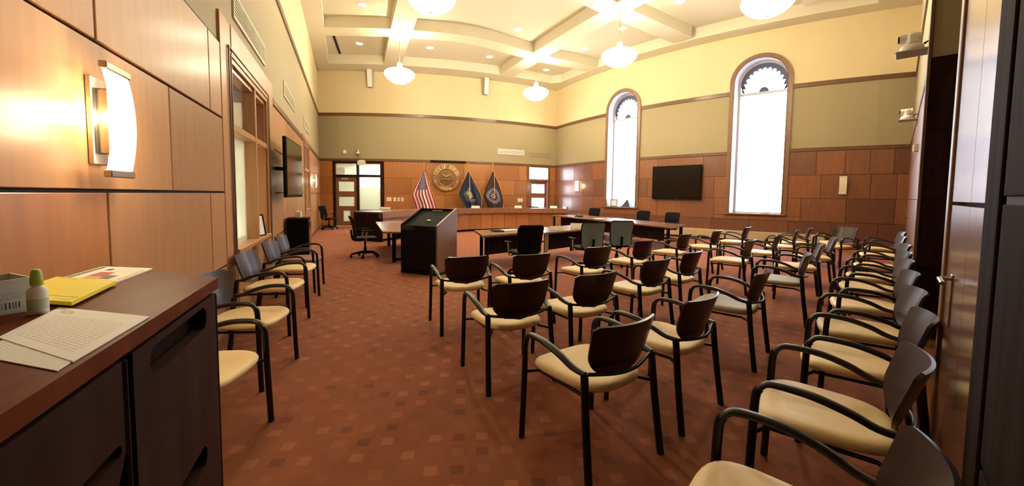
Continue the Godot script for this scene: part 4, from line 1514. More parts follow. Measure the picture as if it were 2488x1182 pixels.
func lectern() -> void:
	# front (toward the camera) between two plan points, sides run back
	var a := Vector2(-1.99, 7.02)
	var b := Vector2(-1.30, 6.74)
	var u := (b - a).normalized()
	var n := Vector2(-u.y, u.x)
	var t := thing("lectern", "tall black lectern with a sloping recessed top and brown side", "lectern", V((a.x + b.x) / 2, 0, (a.y + b.y) / 2))
	t.basis = Basis(Vector3(u.x, 0, -u.y), Vector3.UP, Vector3(-n.x, 0, n.y))
	var w := a.distance_to(b) / 2
	var dp := 0.66
	var hf := 0.88
	var hb := 1.17
	# side boards with a sloping top edge
	for sx in [-1, 1]:
		var m := MB.new()
		var pr := [Vector3(0, 0.04, 0), Vector3(0, 0.04, -dp), Vector3(0, hb, -dp), Vector3(0, hf, 0)]
		var x0: float = sx * w - 0.016
		var x1: float = sx * w + 0.016
		var l0 := pr.map(func(p): return Vector3(x0, p.y, p.z))
		var l1 := pr.map(func(p): return Vector3(x1, p.y, p.z))
		m.quad(l1[0], l1[1], l1[2], l1[3])
		m.quad(l0[3], l0[2], l0[1], l0[0])
		for k in 4:
			var j := (k + 1) % 4
			m.quad(l1[j], l1[k], l0[k], l0[j])
		obj("side_board", m, M.casing if sx > 0 else M.black, t)
	obj("front_board", MB.new().box(Vector3(0, 0.42, -0.012), Vector3(2 * w - 0.034, 0.72, 0.024), 0.004), M.black, t)
	obj("drawer_front", MB.new().box(Vector3(0, 0.825, -0.008), Vector3(2 * w - 0.034, 0.085, 0.03), 0.005), M.blackgloss, t)
	obj("back_board", MB.new().box(Vector3(0, 0.6, -dp + 0.012), Vector3(2 * w - 0.034, 1.10, 0.024), 0.004), M.black, t)
	var slope := atan2(hb - hf, dp)
	obj("reading_board", MB.new().box(Vector3(0, (hf + hb) / 2 - 0.06, -dp / 2), Vector3(2 * w - 0.036, 0.02, dp / cos(slope) - 0.05), 0.003, Basis(Vector3.RIGHT, slope)), M.black, t)
	obj("ledge", MB.new().box(Vector3(0, hf - 0.03, -0.05), Vector3(2 * w - 0.036, 0.04, 0.03), 0.006), M.black, t)
	obj("lamp_rail", MB.new().box(Vector3(0.02, hb - 0.055, -dp + 0.09), Vector3(0.22, 0.014, 0.02), 0.003), M.metal, t)
	obj("control_pad", MB.new().box(Vector3(0.05, hf + 0.065, -0.24), Vector3(0.08, 0.02, 0.03), 0.003, Basis(Vector3.RIGHT, slope)), M.metal, t)
	obj("plinth", MB.new().box(Vector3(0, 0.02, -dp / 2), Vector3(2 * w + 0.03, 0.04, dp + 0.03), 0.006), M.black, t)


# ---------------------------------------------------------------- armchairs
func smooth(p: Array, n: int) -> Array:
	var out := []
	for i in p.size() - 1:
		var a: Vector3 = p[maxi(i - 1, 0)]
		var b: Vector3 = p[i]
		var c: Vector3 = p[i + 1]
		var d: Vector3 = p[mini(i + 2, p.size() - 1)]
		for k in n:
			out.append(b.cubic_interpolate(c, a, d, float(k) / n))
	out.append(p[p.size() - 1])
	return out


func outline_ring(hw_f: float, hw_b: float, zf: float, zb: float, y: float, grow: float, sag := 0.0) -> Array:
	# a rounded seat outline, counter-clockwise seen from above; -z is the front
	var ring := []
	var n := 36
	for k in n:
		var a := TAU * k / n
		var ca := cos(a)
		var sa := sin(a)
		var ex := 0.55
		var px := signf(ca) * pow(absf(ca), ex)
		var pz := signf(sa) * pow(absf(sa), ex)
		var zz := lerpf(zf, zb, (pz + 1) / 2)
		var hw := lerpf(hw_f, hw_b, (pz + 1) / 2)
		ring.append(Vector3(px * (hw + grow), y + sag * px * px, zz + signf(pz) * grow * absf(pz)))
	ring.reverse()
	return ring


func make_armchair(label: String, seatmat: Material) -> Node3D:
	var t := thing("armchair", label, "chair")
	var rings := []
	for q in [[0.415, -0.06], [0.418, -0.02], [0.428, -0.004], [0.442, 0.0], [0.456, -0.006], [0.466, -0.022], [0.470, -0.05], [0.468, -0.12]]:
		rings.append(outline_ring(0.265, 0.225, -0.27, 0.235, q[0], q[1], 0.012))
	obj("seat", MB.new().loft(rings), seatmat, t)
	# backrest: a thin bent shell, rounded below
	var P := []
	for i in 17:
		var v := i / 16.0
		var hw := lerpf(0.205, 0.232, v)
		if v < 0.48:
			hw *= pow(1.0 - pow((0.48 - v) / 0.48, 2.2), 0.5) * 0.88 + 0.12
		if v > 0.93:
			hw -= 0.03 * pow((v - 0.93) / 0.07, 2)
		var row := []
		for j in 13:
			var x := lerpf(-hw, hw, j / 12.0)
			row.append(Vector3(x, 0.500 + 0.295 * v, 0.210 + 0.095 * v - 1.15 * x * x))
		row.reverse()
		P.append(row)
	obj("backrest", MB.new().sheet(P, 0.013), M.shell, t)
	for sx in [-1, 1]:
		var fl := smooth([Vector3(sx * 0.285, 0.0, -0.255), Vector3(sx * 0.280, 0.30, -0.245), Vector3(sx * 0.276, 0.55, -0.238), Vector3(sx * 0.274, 0.60, -0.225)], 4)
		obj("leg", MB.new().tube(fl, 0.0175, 10), M.frame, t)
		var rl := smooth([Vector3(sx * 0.275, 0.0, 0.285), Vector3(sx * 0.265, 0.30, 0.245), Vector3(sx * 0.258, 0.52, 0.222), Vector3(sx * 0.257, 0.56, 0.216)], 4)
		obj("leg", MB.new().tube(rl, 0.020, 10), M.frame, t)
		var ar := smooth([Vector3(sx * 0.274, 0.598, -0.226), Vector3(sx * 0.276, 0.628, -0.20), Vector3(sx * 0.280, 0.637, -0.15), Vector3(sx * 0.284, 0.632, -0.04), Vector3(sx * 0.280, 0.604, 0.07), Vector3(sx * 0.270, 0.570, 0.15), Vector3(sx * 0.257, 0.558, 0.222)], 4)
		var rr := []
		for k in ar.size():
			rr.append(lerpf(0.0175, 0.022, sin(PI * clampf(float(k) / (ar.size() - 1), 0.0, 1.0))))
		obj("armrest", MB.new().tube(ar, rr, 10, 0.72), M.armpad, t)
		obj("seat_rail", MB.new().tube([Vector3(sx * 0.276, 0.40, -0.243), Vector3(sx * 0.20, 0.405, -0.20), Vector3(sx * 0.20, 0.408, 0.16), Vector3(sx * 0.262, 0.40, 0.236)], 0.010, 8), M.frame, t)
	var bb := smooth([Vector3(-0.257, 0.556, 0.218), Vector3(-0.19, 0.545, 0.232), Vector3(-0.09, 0.537, 0.262), Vector3(0, 0.535, 0.272), Vector3(0.09, 0.537, 0.262), Vector3(0.19, 0.545, 0.232), Vector3(0.257, 0.556, 0.218)], 3)
	obj("back_bar", MB.new().tube(bb, 0.010, 8), M.frame, t)
	return t


func reseat(t: Node3D, mat: Material) -> void:
	for c in t.get_children():
		if String(c.name) == "seat":
			c.material_override = mat


func build_chairs() -> void:
	var G := "armchairs in the three audience rows"
	var row := func(k: int, n: int, which: String) -> String:
		var ord := ["first", "second", "third", "fourth", "fifth", "sixth", "seventh", "eighth"]
		return "dark armchair with cream seat, %s from the left in the %s" % [ord[k], which]
	var sets := [
		["audience row nearest the tables", [[-0.55, 4.21, -23], [0.106, 4.41, -28], [0.957, 5.08, -33], [1.77, 5.81, -37], [2.80, 6.83, -42], [3.75, 7.62, -45], [4.87, 8.55, -48]]],
		["middle audience row", [[-0.03, 3.06, -26], [0.573, 3.39, -32], [1.33, 4.12, -37], [1.94, 4.69, -41], [3.385, 5.99, -47], [4.40, 6.89, -51], [5.40, 7.82, -54], [6.12, 8.43, -55]]],
		["audience row nearest the camera", [[0.449, 2.168, -34], [1.055, 2.648, -40], [1.973, 3.51, -47], [3.158, 4.58, -54], [4.065, 5.53, -57], [4.98, 6.42, -58]]],
	]
	var proto: Node3D
	for q in sets:
		for k in q[1].size():
			var p: Array = q[1][k]
			var lab: String = row.call(k, q[1].size(), q[0])
			var grey: bool = q[0] == "audience row nearest the camera" and (k == 2 or k == 3)
			if grey:
				lab = lab.replace("cream", "grey")
			var at := V(p[0], 0, p[1])
			var c: Node3D
			if proto == null:
				proto = make_armchair(lab, M.seat)
				proto.position = at
				proto.rotation.y = face(p[2])
				proto.set_meta("group", G)
				c = proto
			else:
				c = dup(proto, at, face(p[2]), lab, G)
			if grey:
				reseat(c, M.seatgrey)
	var ords := ["nearest the camera", "second from the camera", "third from the camera", "fourth from the camera", "fifth from the camera", "sixth from the camera", "seventh from the camera", "eighth from the camera", "ninth from the camera", "last before the far corner"]
	var wall := [[0.785, 1.06, -49], [1.42, 1.70, -50], [2.06, 2.27, -52], [2.60, 2.83, -56], [3.24, 3.49, -56], [3.90, 4.18, -56], [4.49, 4.78, -56], [5.27, 5.56, -56], [6.38, 6.72, -56], [7.28, 7.62, -56]]
	for k in wall.size():
		var p: Array = wall[k]
		dup(proto, V(p[0], 0, p[1]), face(p[2]), "armchair with cream seat along the near right wall, " + ords[k], "armchairs along the near right wall")
	var lo := ["cream seat half hidden by the dark counter", "second from the dark counter", "third from the dark counter", "fourth from the dark counter", "brown seat, farthest from the dark counter"]
	var left := [[-1.72, 2.05, 86], [-2.06, 2.97, 84], [-2.50, 4.047, 80], [-2.85, 5.012, 78], [-3.12, 5.72, 76]]
	for k in left.size():
		var p: Array = left[k]
		var c := dup(proto, V(p[0], 0, p[1]), face(p[2]), "armchair along the left wall, " + lo[k], "armchairs along the left wall")
		if k == 4:
			reseat(c, M.seattan)
	dup(proto, V(6.66, 0, 8.0), face(-105), "armchair turned away from its rows, tan back toward the far right corner", "stray armchairs")
	dup(proto, V(7.15, 0, 8.55), face(-100), "armchair close behind the turned stray armchair in the corner", "stray armchairs")


# ---------------------------------------------------------------- swivel chairs
func make_swivel(label: String, backmat: Material, seatmat: Material, framemat: Material, hgt: float, group: String) -> Node3D:
	var t := thing("swivel_chair", label, "office chair", Vector3.ZERO, 0.0, group)
	var rings := []
	for q in [[0.395, -0.03], [0.40, -0.005], [0.42, 0.0], [0.44, -0.006], [0.455, -0.03], [0.458, -0.10]]:
		rings.append(outline_ring(0.25, 0.235, -0.25, 0.22, q[0], q[1]))
	obj("seat", MB.new().loft(rings), seatmat, t)
	var P := []
	var lo := 0.44
	for i in 13:
		var v := i / 12.0
		var hw := lerpf(0.205, 0.235, v)
		if v > 0.9:
			hw -= 0.04 * pow((v - 0.9) / 0.1, 2)
		if v < 0.1:
			hw -= 0.04 * pow((0.1 - v) / 0.1, 2)
		var row := []
		for j in 11:
			var x := lerpf(-hw, hw, j / 10.0)
			row.append(Vector3(x, lo + (hgt - lo) * v, 0.23 + 0.03 * sin(v * PI) * -1.0 + 0.09 * v - 0.7 * x * x))
		row.reverse()
		P.append(row)
	obj("backrest", MB.new().sheet(P, 0.022), backmat, t)
	# rim of the back
	var rim := []
	for i in 13:
		rim.append(P[i][0] + Vector3(0, 0, 0.012))
	for j in range(1, 11):
		rim.append(P[12][j] + Vector3(0, 0.004, 0.012))
	for i in range(11, -1, -1):
		rim.append(P[i][10] + Vector3(0, 0, 0.012))
	obj("back_rim", MB.new().tube(rim, 0.013, 8), M.black, t)
	obj("back_spine", MB.new().tube(smooth([Vector3(0, 0.38, 0.05), Vector3(0, 0.39, 0.22), Vector3(0, 0.46, 0.275), Vector3(0, 0.62, 0.29)], 4), 0.022, 8), M.black, t)
	for sx in [-1, 1]:
		obj("arm_post", MB.new().tube(smooth([Vector3(sx * 0.20, 0.395, 0.02), Vector3(sx * 0.29, 0.40, 0.02), Vector3(sx * 0.305, 0.46, 0.02), Vector3(sx * 0.30, 0.60, 0.0)], 4), 0.016, 8), framemat, t)
		obj("armrest", MB.new().box(Vector3(sx * 0.30, 0.612, -0.02), Vector3(0.07, 0.028, 0.26), 0.011), M.black, t)
	obj("column", MB.new().lathe(Vector3(0, 0.07, 0), [Vector2(0.035, 0.0), Vector2(0.035, 0.16), Vector2(0.022, 0.165), Vector2(0.022, 0.33)], 14), M.black, t)
	for k in 5:
		var a := TAU * k / 5 + 0.3
		var dir := Vector3(cos(a), 0, sin(a))
		var arm := obj("base_arm", MB.new().tube([Vector3(0, 0.11, 0), dir * 0.15 + Vector3(0, 0.105, 0), dir * 0.30 + Vector3(0, 0.075, 0)], [0.03, 0.024, 0.017], 8), framemat if framemat != M.metal else M.black, t)
		var pe := dir.cross(Vector3.UP)
		obj("caster", MB.new().tube([dir * 0.30 - pe * 0.022 + Vector3(0, 0.031, 0), dir * 0.30 + pe * 0.022 + Vector3(0, 0.031, 0)], 0.031, 12), M.black, arm)
	return t


func build_office_chairs() -> void:
	var a := make_swivel("black swivel chair with its back to the camera at the middle table", M.black, M.black, M.metal, 0.91, "black swivel chairs")
	a.position = V(0.22, 0, 6.82)
	a.rotation.y = face(-22)
	dup(a, V(-3.30, 0, 8.75), face(62), "black swivel chair at the tapered desk left of the lectern", "black swivel chairs")
	dup(a, V(-7.2, 0, 15.35), face(95), "black swivel chair alone by the left wall near the glazed door", "black swivel chairs")
	dup(a, V(0.95, 0, 17.5), face(185), "black swivel chair behind the right end of the dais", "black swivel chairs")
	dup(a, V(3.25, 0, 15.9), face(215), "black swivel chair at the far end of the long table", "black swivel chairs")
	dup(a, V(4.45, 0, 13.55), face(222), "black swivel chair behind the long table, below the windowsill pyramid", "black swivel chairs")
	dup(a, V(4.95, 0, 12.35), face(228), "black swivel chair behind the long table, below the wall television", "black swivel chairs")
	var b := make_swivel("blue-grey mesh swivel chair, left of the two at the table with cards", M.mesh_blue, M.black, M.metal, 0.93, "blue-grey mesh swivel chairs")
	b.position = V(1.45, 0, 7.5)
	b.rotation.y = face(-14)
	dup(b, V(2.17, 0, 8.02), face(-4), "blue-grey mesh swivel chair, right of the two at the table with cards")


# ---------------------------------------------------------------- flags and seal
func flag_image(kind: int) -> Image:
	var im := Image.create(256, 384, false, Image.FORMAT_RGB8)
	if kind == 0:
		for k in 13:
			im.fill_rect(Rect2i(int(k * 256 / 13.0), 0, 21, 384), Color(0.56, 0.10, 0.20) if k % 2 == 0 else Color(0.90, 0.86, 0.86))
		im.fill_rect(Rect2i(59, 0, 138, 170), Color(0.24, 0.28, 0.40))
		for r in 9:
			for c in 6:
				var x := 72 + c * 22 + (11 if r % 2 else 0)
				if x < 190:
					star(im, x, 12 + r * 18, 7.5, Color(0.92, 0.92, 0.92))
	elif kind == 1:
		im.fill(Color(0.09, 0.12, 0.24))
		disc(im, 110, 235, 46, Color(0.42, 0.47, 0.42))
		disc(im, 118, 238, 34, Color(0.60, 0.62, 0.50))
		disc(im, 90, 262, 30, Color(0.36, 0.42, 0.36))
		star(im, 122, 176, 16, Color(0.75, 0.72, 0.55), 5)
		im.fill_rect(Rect2i(60, 285, 120, 10), Color(0.50, 0.48, 0.42))
		im.fill_rect(Rect2i(70, 300, 110, 8), Color(0.62, 0.35, 0.30))
	else:
		im.fill(Color(0.20, 0.14, 0.17))
		disc(im, 128, 235, 84, Color(0.58, 0.52, 0.58))
		disc(im, 128, 235, 80, Color(0.45, 0.38, 0.44))
		disc(im, 128, 235, 54, Color(0.58, 0.52, 0.58))
		disc(im, 128, 235, 50, Color(0.16, 0.12, 0.15))
		star(im, 128, 235, 48, Color(0.72, 0.68, 0.72), 8, 0.34)
		disc(im, 128, 235, 10, Color(0.3, 0.25, 0.3))
		for k in 22:
			var a := TAU * k / 22
			disc(im, 128 + 67 * cos(a), 235 + 67 * sin(a), 5, Color(0.66, 0.60, 0.66))
	return im


func flag(kind: int, s: float, label: String, apex: float, left: Array, right: Array) -> void:
	# draped from a pole: left and right are the cloth's edges as (ds, y), top to bottom
	var t := thing("flag", label, "flag", B.at(s, 0.0, 0.45), 0.0, "flags on poles behind the dais")
	t.basis = B.basis(s)
	obj("pole", MB.new().tube([Vector3(0, 0.05, 0), Vector3(0, apex + 0.25, 0)], 0.014, 10), M.gold, t)
	obj("finial", MB.new().lathe(Vector3(0, apex + 0.25, 0), [Vector2(0.014, 0), Vector2(0.03, 0.02), Vector2(0.012, 0.05), Vector2(0.032, 0.09), Vector2(0.0, 0.17)], 12), M.gold, t)
	obj("stand", MB.new().lathe(Vector3.ZERO, [Vector2(0.17, 0.0), Vector2(0.17, 0.02), Vector2(0.05, 0.05), Vector2(0.022, 0.12)], 24), M.gold, t)
	var P := []
	var rows := 22
	var cols := 27
	for i in rows:
		var v := float(i) / (rows - 1)  # 0 at the bottom
		var l := edge_at(left, 1.0 - v)
		var r := edge_at(right, 1.0 - v)
		var row := []
		for j in cols:
			var k := float(j) / (cols - 1)
			var p := l.lerp(r, k)
			var fold := 0.055 * sin(k * 15.0 + kind * 1.3 + v * 1.2) * (1.0 - 0.6 * v) + 0.03 * sin(k * 33.0 + 2.0)
			row.append(Vector3(p.x, p.y, 0.05 + fold * (0.35 + 0.65 * (1.0 - v)) + 0.08 * sin(k * PI)))
		P.append(row)
	obj("cloth", MB.new().sheet(P, 0.004), printed(flag_image(kind), 0.7), t)
	# gold fringe down the fly edges
	for q in [[left, 0.45], [right, 0.02 if kind != 0 else 0.02]]:
		var pth := []
		for k in 9:
			var e := edge_at(q[0], lerpf(q[1], 1.0, k / 8.0))
			pth.append(Vector3(e.x, e.y, 0.06))
		obj("fringe", MB.new().tube(pth, 0.016, 6), M.gold, t)
	if kind > 0:
		obj("cord", MB.new().tube([Vector3(0.0, apex, 0.20), Vector3(0.0, apex - 0.5, 0.24), Vector3(0.0, 1.45, 0.26)], 0.010, 6), M.letter, t)
		obj("tassel", MB.new().lathe(Vector3(0.0, 1.28, 0.26), [Vector2(0.03, 0.0), Vector2(0.035, 0.05), Vector2(0.02, 0.14), Vector2(0.01, 0.19)], 10), M.gold, t)


func edge_at(e: Array, k: float) -> Vector2:
	var f := clampf(k, 0.0, 1.0) * (e.size() - 1)
	var i := mini(int(f), e.size() - 2)
	return e[i].lerp(e[i + 1], f - i)


func build_flags_and_seal() -> void:
	flag(0, 4.36, "red and white striped flag with starred blue canton, draped on a pole", 2.40,
		[Vector2(-0.03, 2.40), Vector2(-0.22, 2.0), Vector2(-0.42, 1.62), Vector2(-0.52, 1.40), Vector2(-0.40, 1.08), Vector2(-0.30, 0.72)], [Vector2(0.02, 2.40), Vector2(0.14, 2.05), Vector2(0.27, 1.72), Vector2(0.38, 1.42), Vector2(0.48, 1.1), Vector2(0.58, 0.72)])
	flag(1, 6.28, "dark blue flag with a pale emblem, draped on a pole, left of the purple flag", 2.42,
		[Vector2(-0.03, 2.42), Vector2(-0.18, 2.1), Vector2(-0.34, 1.76), Vector2(-0.48, 1.44), Vector2(-0.30, 1.1), Vector2(-0.10, 0.74)], [Vector2(0.02, 2.42), Vector2(0.18, 2.1), Vector2(0.36, 1.76), Vector2(0.52, 1.48), Vector2(0.60, 1.15), Vector2(0.52, 0.80)])
	flag(2, 7.38, "dark purple flag with a round star emblem, rightmost of the three flags", 2.46,
		[Vector2(-0.03, 2.46), Vector2(-0.18, 2.1), Vector2(-0.36, 1.72), Vector2(-0.52, 1.40), Vector2(-0.38, 1.08), Vector2(-0.22, 0.74)], [Vector2(0.02, 2.46), Vector2(0.18, 2.1), Vector2(0.34, 1.74), Vector2(0.46, 1.40), Vector2(0.54, 1.1), Vector2(0.46, 0.80)])
	var s := 5.34
	var t := thing("city_seal", "round carved seal lettered CITY OF AUBURN MAINE on the far wall", "seal", B.at(s, 2.17, 0.024))
	t.basis = B.basis(s)
	var turn := Basis(Vector3.RIGHT, PI / 2)
	obj("disc", MB.new().lathe(Vector3.ZERO, [Vector2(0.62, 0.0), Vector2(0.625, 0.04), Vector2(0.60, 0.07), Vector2(0.57, 0.075), Vector2(0.56, 0.06), Vector2(0.42, 0.06), Vector2(0.415, 0.09), Vector2(0.385, 0.10), Vector2(0.37, 0.06), Vector2(0.0, 0.055)], 56, turn), M.bronze, t)
	# the relief in the middle: ground, trees, a bird's wing and a rising field
	obj("relief", MB.new().lathe(Vector3(0, -0.02, 0.05), [Vector2(0.34, 0.0), Vector2(0.30, 0.02), Vector2(0.2, 0.03), Vector2(0.0, 0.035)], 40, turn), M.bronzedark, t)
	obj("relief_wing", MB.new().tube([Vector3(-0.16, 0.16, 0.09), Vector3(-0.10, 0.08, 0.10), Vector3(0.0, 0.05, 0.10), Vector3(0.10, 0.10, 0.10), Vector3(0.2, 0.15, 0.09)], [0.02, 0.035, 0.045, 0.03, 0.012], 8, 0.5), M.letter, t)
	obj("relief_hill", MB.new().tube([Vector3(-0.28, -0.12, 0.075), Vector3(-0.1, -0.06, 0.085), Vector3(0.08, -0.10, 0.085), Vector3(0.28, -0.06, 0.075)], [0.03, 0.05, 0.05, 0.02], 8, 0.5), M.bronze, t)
	for sg in [-1, 1]:
		obj("rosette", MB.new().lathe(Vector3(sg * 0.47, -0.18, 0.06), [Vector2(0.03, 0.0), Vector2(0.025, 0.015), Vector2(0.0, 0.02)], 12, turn), M.letter, t)
	var f := SystemFont.new()
	f.font_names = PackedStringArray(["Droid Serif"])
	f.font_weight = 700
	var write := func(text: String, mid: float, step: float, up: bool) -> void:
		for i in text.length():
			if text[i] == " ":
				continue
			var k := (i - (text.length() - 1) / 2.0) * step
			var a := mid - k if up else mid + k
			var tm := TextMesh.new()
			tm.text = text[i]
			tm.font = f
			tm.font_size = 32
			tm.pixel_size = 0.0062
			tm.depth = 0.03
			var m := MeshInstance3D.new()
			m.name = "letter"
			m.mesh = tm
			m.material_override = M.letter
			t.add_child(m, true)
			m.position = Vector3(cos(a) * 0.488, sin(a) * 0.488, 0.072)
			m.rotation.z = a - PI / 2 if up else a + PI / 2
	write.call("CITY OF AUBURN", PI / 2 - 0.02, 0.192, true)
	write.call("MAINE", -PI / 2, 0.20, false)


# ---------------------------------------------------------------- the counter at the left
func build_cabinet() -> void:
	var P := Vector2(-0.964, 1.27)
	var dirf := Vector2(0.3806, -0.9247)  # along the front toward the camera
	var back := Vector2(-1.54, 1.47)
	var P2 := P + dirf * 1.6
	var B2 := back + dirf * 1.6
	var t := thing("counter_cabinet", "dark wood counter cabinet at the left with a pill shaped slot in its front", "cabinet")
	var nin := (back - P).normalized()
	obj("worktop", MB.new().prism(PackedVector2Array([P, P2, B2, back]), 1.105, 1.14), M.counter, t)
	var e := nin * 0.022 + dirf * 0.012
	var f0 := P + e
	var f1 := P2 + nin * 0.022
	obj("body", MB.new().prism(PackedVector2Array([f0 + nin * 0.03, f1 + nin * 0.03, B2 - nin * 0.01, back - nin * 0.01 + dirf * 0.012]), 0.03, 1.104), M.darkwood, t)
	# front boards between stiles; the boards carry pill shaped slots
	var nf := Vector2(-dirf.y, dirf.x)  # out of the front
	if nf.x < 0:
		nf = -nf
	var fp := func(s: float, y: float, o: float) -> Vector3:
		var p := P + dirf * s + nf * (o - 0.022)
		return V(p.x, y, p.y)
	var board := func(s0: float, s1: float, y0: float, y1: float, slots: Array) -> void:
		var mb := MB.new()
		# split the board in vertical zones, one per slot
		var ys := [y0]
		for i in slots.size() - 1:
			ys.append((slots[i][2] + slots[i + 1][2]) / 2)
		ys.append(y1)
		for i in ys.size() - 1:
			var a: float = ys[i]
			var b: float = ys[i + 1]
			if slots.is_empty():
				mb.quad(fp.call(s1, a, 0.02), fp.call(s0, a, 0.02), fp.call(s0, b, 0.02), fp.call(s1, b, 0.02))
				continue
			var q: Array = slots[i]
			var sc: float = (q[0] + q[1]) / 2
			var inner := []
			var outer := []
			var deep := []
			var n := 40
			for k in n:
				var an := TAU * k / n
				# pill outline
				var rr: float = q[3]
				var half: float = (q[1] - q[0]) / 2 - rr
				var cx := half * signf(cos(an)) if absf(cos(an)) > 1e-6 else 0.0
				var pi2 := Vector2(sc + cx + rr * cos(an), q[2] + rr * sin(an))
				inner.append(fp.call(pi2.x, pi2.y, 0.02))
				deep.append(fp.call(pi2.x, pi2.y, -0.012))
				# outer rectangle point in the same direction
				var dv := pi2 - Vector2(sc, q[2])
				var kx: float = (s1 - sc if dv.x > 0 else sc - s0) / maxf(absf(dv.x), 1e-6)
				var ky: float = (b - q[2] if dv.y > 0 else q[2] - a) / maxf(absf(dv.y), 1e-6)
				var kk := minf(kx, ky)
				var op := Vector2(sc, q[2]) + dv * kk
				outer.append(fp.call(op.x, op.y, 0.02))
			# corners: snap the nearest outer points onto them
			for cr in [Vector2(s0, a), Vector2(s1, a), Vector2(s1, b), Vector2(s0, b)]:
				var c3: Vector3 = fp.call(cr.x, cr.y, 0.02)
				var best := 0
				for k in n:
					if outer[k].distance_to(c3) < outer[best].distance_to(c3):
						best = k
				outer[best] = c3
			inner.reverse(); outer.reverse(); deep.reverse()
			mb.ring(outer, inner)
			mb.ring(inner, deep)
		# edges
		mb.quad(fp.call(s1, y1, 0.02), fp.call(s0, y1, 0.02), fp.call(s0, y1, 0.0), fp.call(s1, y1, 0.0))
		mb.quad(fp.call(s0, y0, 0.02), fp.call(s0, y0, 0.0), fp.call(s0, y1, 0.0), fp.call(s0, y1, 0.02))
		mb.quad(fp.call(s1, y0, 0.0), fp.call(s1, y0, 0.02), fp.call(s1, y1, 0.02), fp.call(s1, y1, 0.0))
		obj("door", mb, M.walnut, t)
	board.call(0.03, 0.545, 0.06, 1.095, [[0.15, 0.42, 0.64, 0.03], [0.115, 0.475, 1.045, 0.033]])
	board.call(0.585, 1.10, 0.06, 1.095, [[0.60, 0.97, 0.93, 0.012]])
	var st := MB.new()
	for q in [[0.0, 0.028], [0.552, 0.578]]:
		var a: Vector3 = fp.call((q[0] + q[1]) / 2, 0.565, 0.006)
		st.box(a, Vector3(0.012, 1.05, q[1] - q[0]), 0.003, Basis(Vector3.UP, atan2(dirf.x, -dirf.y) * -1.0))
	obj("stile", st, M.walnut, t)
	obj("plinth", MB.new().prism(PackedVector2Array([f0 + nin * 0.06, f1 + nin * 0.06, B2 - nin * 0.02, back - nin * 0.02]), 0.0, 0.03), M.black, t)
	# on the counter
	var h := 1.14
	paper("paper_stack", "white letter sheets fanned on the front of the dark counter", "papers", [Vector2(-1.075, 0.915), Vector2(-0.803, 0.853), Vector2(-0.712, 0.62), Vector2(-0.965, 0.72)], h, 0.003, letter_image())
	paper("paper_sheet", "lined white sheet lying under the letter sheets, nearest the counter edge", "paper", [Vector2(-0.93, 0.78), Vector2(-0.75, 0.70), Vector2(-0.70, 0.588), Vector2(-0.95, 0.655)], h, 0.002, lined_image())
	paper("newsletter", "colour printed newsletter lying beyond the yellow forms on the counter", "newsletter", [Vector2(-1.49, 1.41), Vector2(-1.285, 1.385), Vector2(-1.185, 1.14), Vector2(-1.40, 1.17)], h, 0.006, news_image())
	paper("yellow_forms", "stack of bright yellow forms on the counter behind the white bottle", "forms", [Vector2(-1.395, 1.185), Vector2(-1.165, 1.14), Vector2(-1.045, 0.915), Vector2(-1.275, 0.955)], h + 0.0062, 0.010, form_image())
	# carton with an open top
	var bx := thing("carton", "white cardboard carton with barcode at the left edge of the counter", "box", V(-1.205, h, 0.835))
	bx.basis = Basis(Vector3.UP, atan2(dirf.x, -dirf.y) * -1.0 + PI)
	var cm := MB.new()
	var W := 0.115
	var H := 0.078
	var Ln := 0.19
	cm.box(Vector3(0, 0.002, 0), Vector3(W, 0.004, Ln))
	cm.box(Vector3(-W / 2 + 0.002, H / 2, 0), Vector3(0.003, H, Ln))
	cm.box(Vector3(0, H / 2, -Ln / 2 + 0.002), Vector3(W, H, 0.003))
	cm.box(Vector3(0, H / 2, Ln / 2 - 0.002), Vector3(W, H, 0.003))
	cm.box(Vector3(W / 2 - 0.002, H / 2, 0), Vector3(0.003, H, Ln))
	obj("body", cm, M.white, bx)
	obj("dark_inset", MB.new().box(Vector3(0, H * 0.42, 0), Vector3(W - 0.01, H * 0.8, Ln - 0.01), 0.004), M.slot, bx)  # dark block filling the open carton
	for sg in [-1, 1]:
		var pr := MB.new()
		var xs: float = sg * (W / 2 + 0.0006)
		var z0: float = Ln / 2 * sg
		pr.quad(Vector3(xs, 0.002, z0), Vector3(xs, 0.002, -z0), Vector3(xs, H - 0.001, -z0), Vector3(xs, H - 0.001, z0), [Vector2(0, 1), Vector2(1, 1), Vector2(1, 0), Vector2(0, 0)])
		obj("printed_side", pr, printed(carton_image(), 0.6), bx)
	var bo := thing("sanitizer_bottle", "small white pump bottle with green cap on the counter beside the carton", "bottle", V(-1.072, h, 0.872))
	obj("body", MB.new().lathe(Vector3.ZERO, [Vector2(0.0, 0.0), Vector2(0.0145, 0.0), Vector2(0.0165, 0.003), Vector2(0.0165, 0.05), Vector2(0.015, 0.058), Vector2(0.009, 0.063), Vector2(0.008, 0.066)], 24), M.white, bo)
	obj("label_band", MB.new().lathe(Vector3(0, 0.012, 0), [Vector2(0.0167, 0.0), Vector2(0.0168, 0.001), Vector2(0.0168, 0.024), Vector2(0.0167, 0.025)], 24), flatmat(Color(0.72, 0.78, 0.70), 0.5), bo)
	obj("cap", MB.new().lathe(Vector3(0, 0.066, 0), [Vector2(0.0105, 0.0), Vector2(0.0105, 0.012), Vector2(0.0085, 0.03), Vector2(0.006, 0.036), Vector2(0.0, 0.037)], 20), flatmat(Color(0.66, 0.74, 0.30), 0.4), bo)


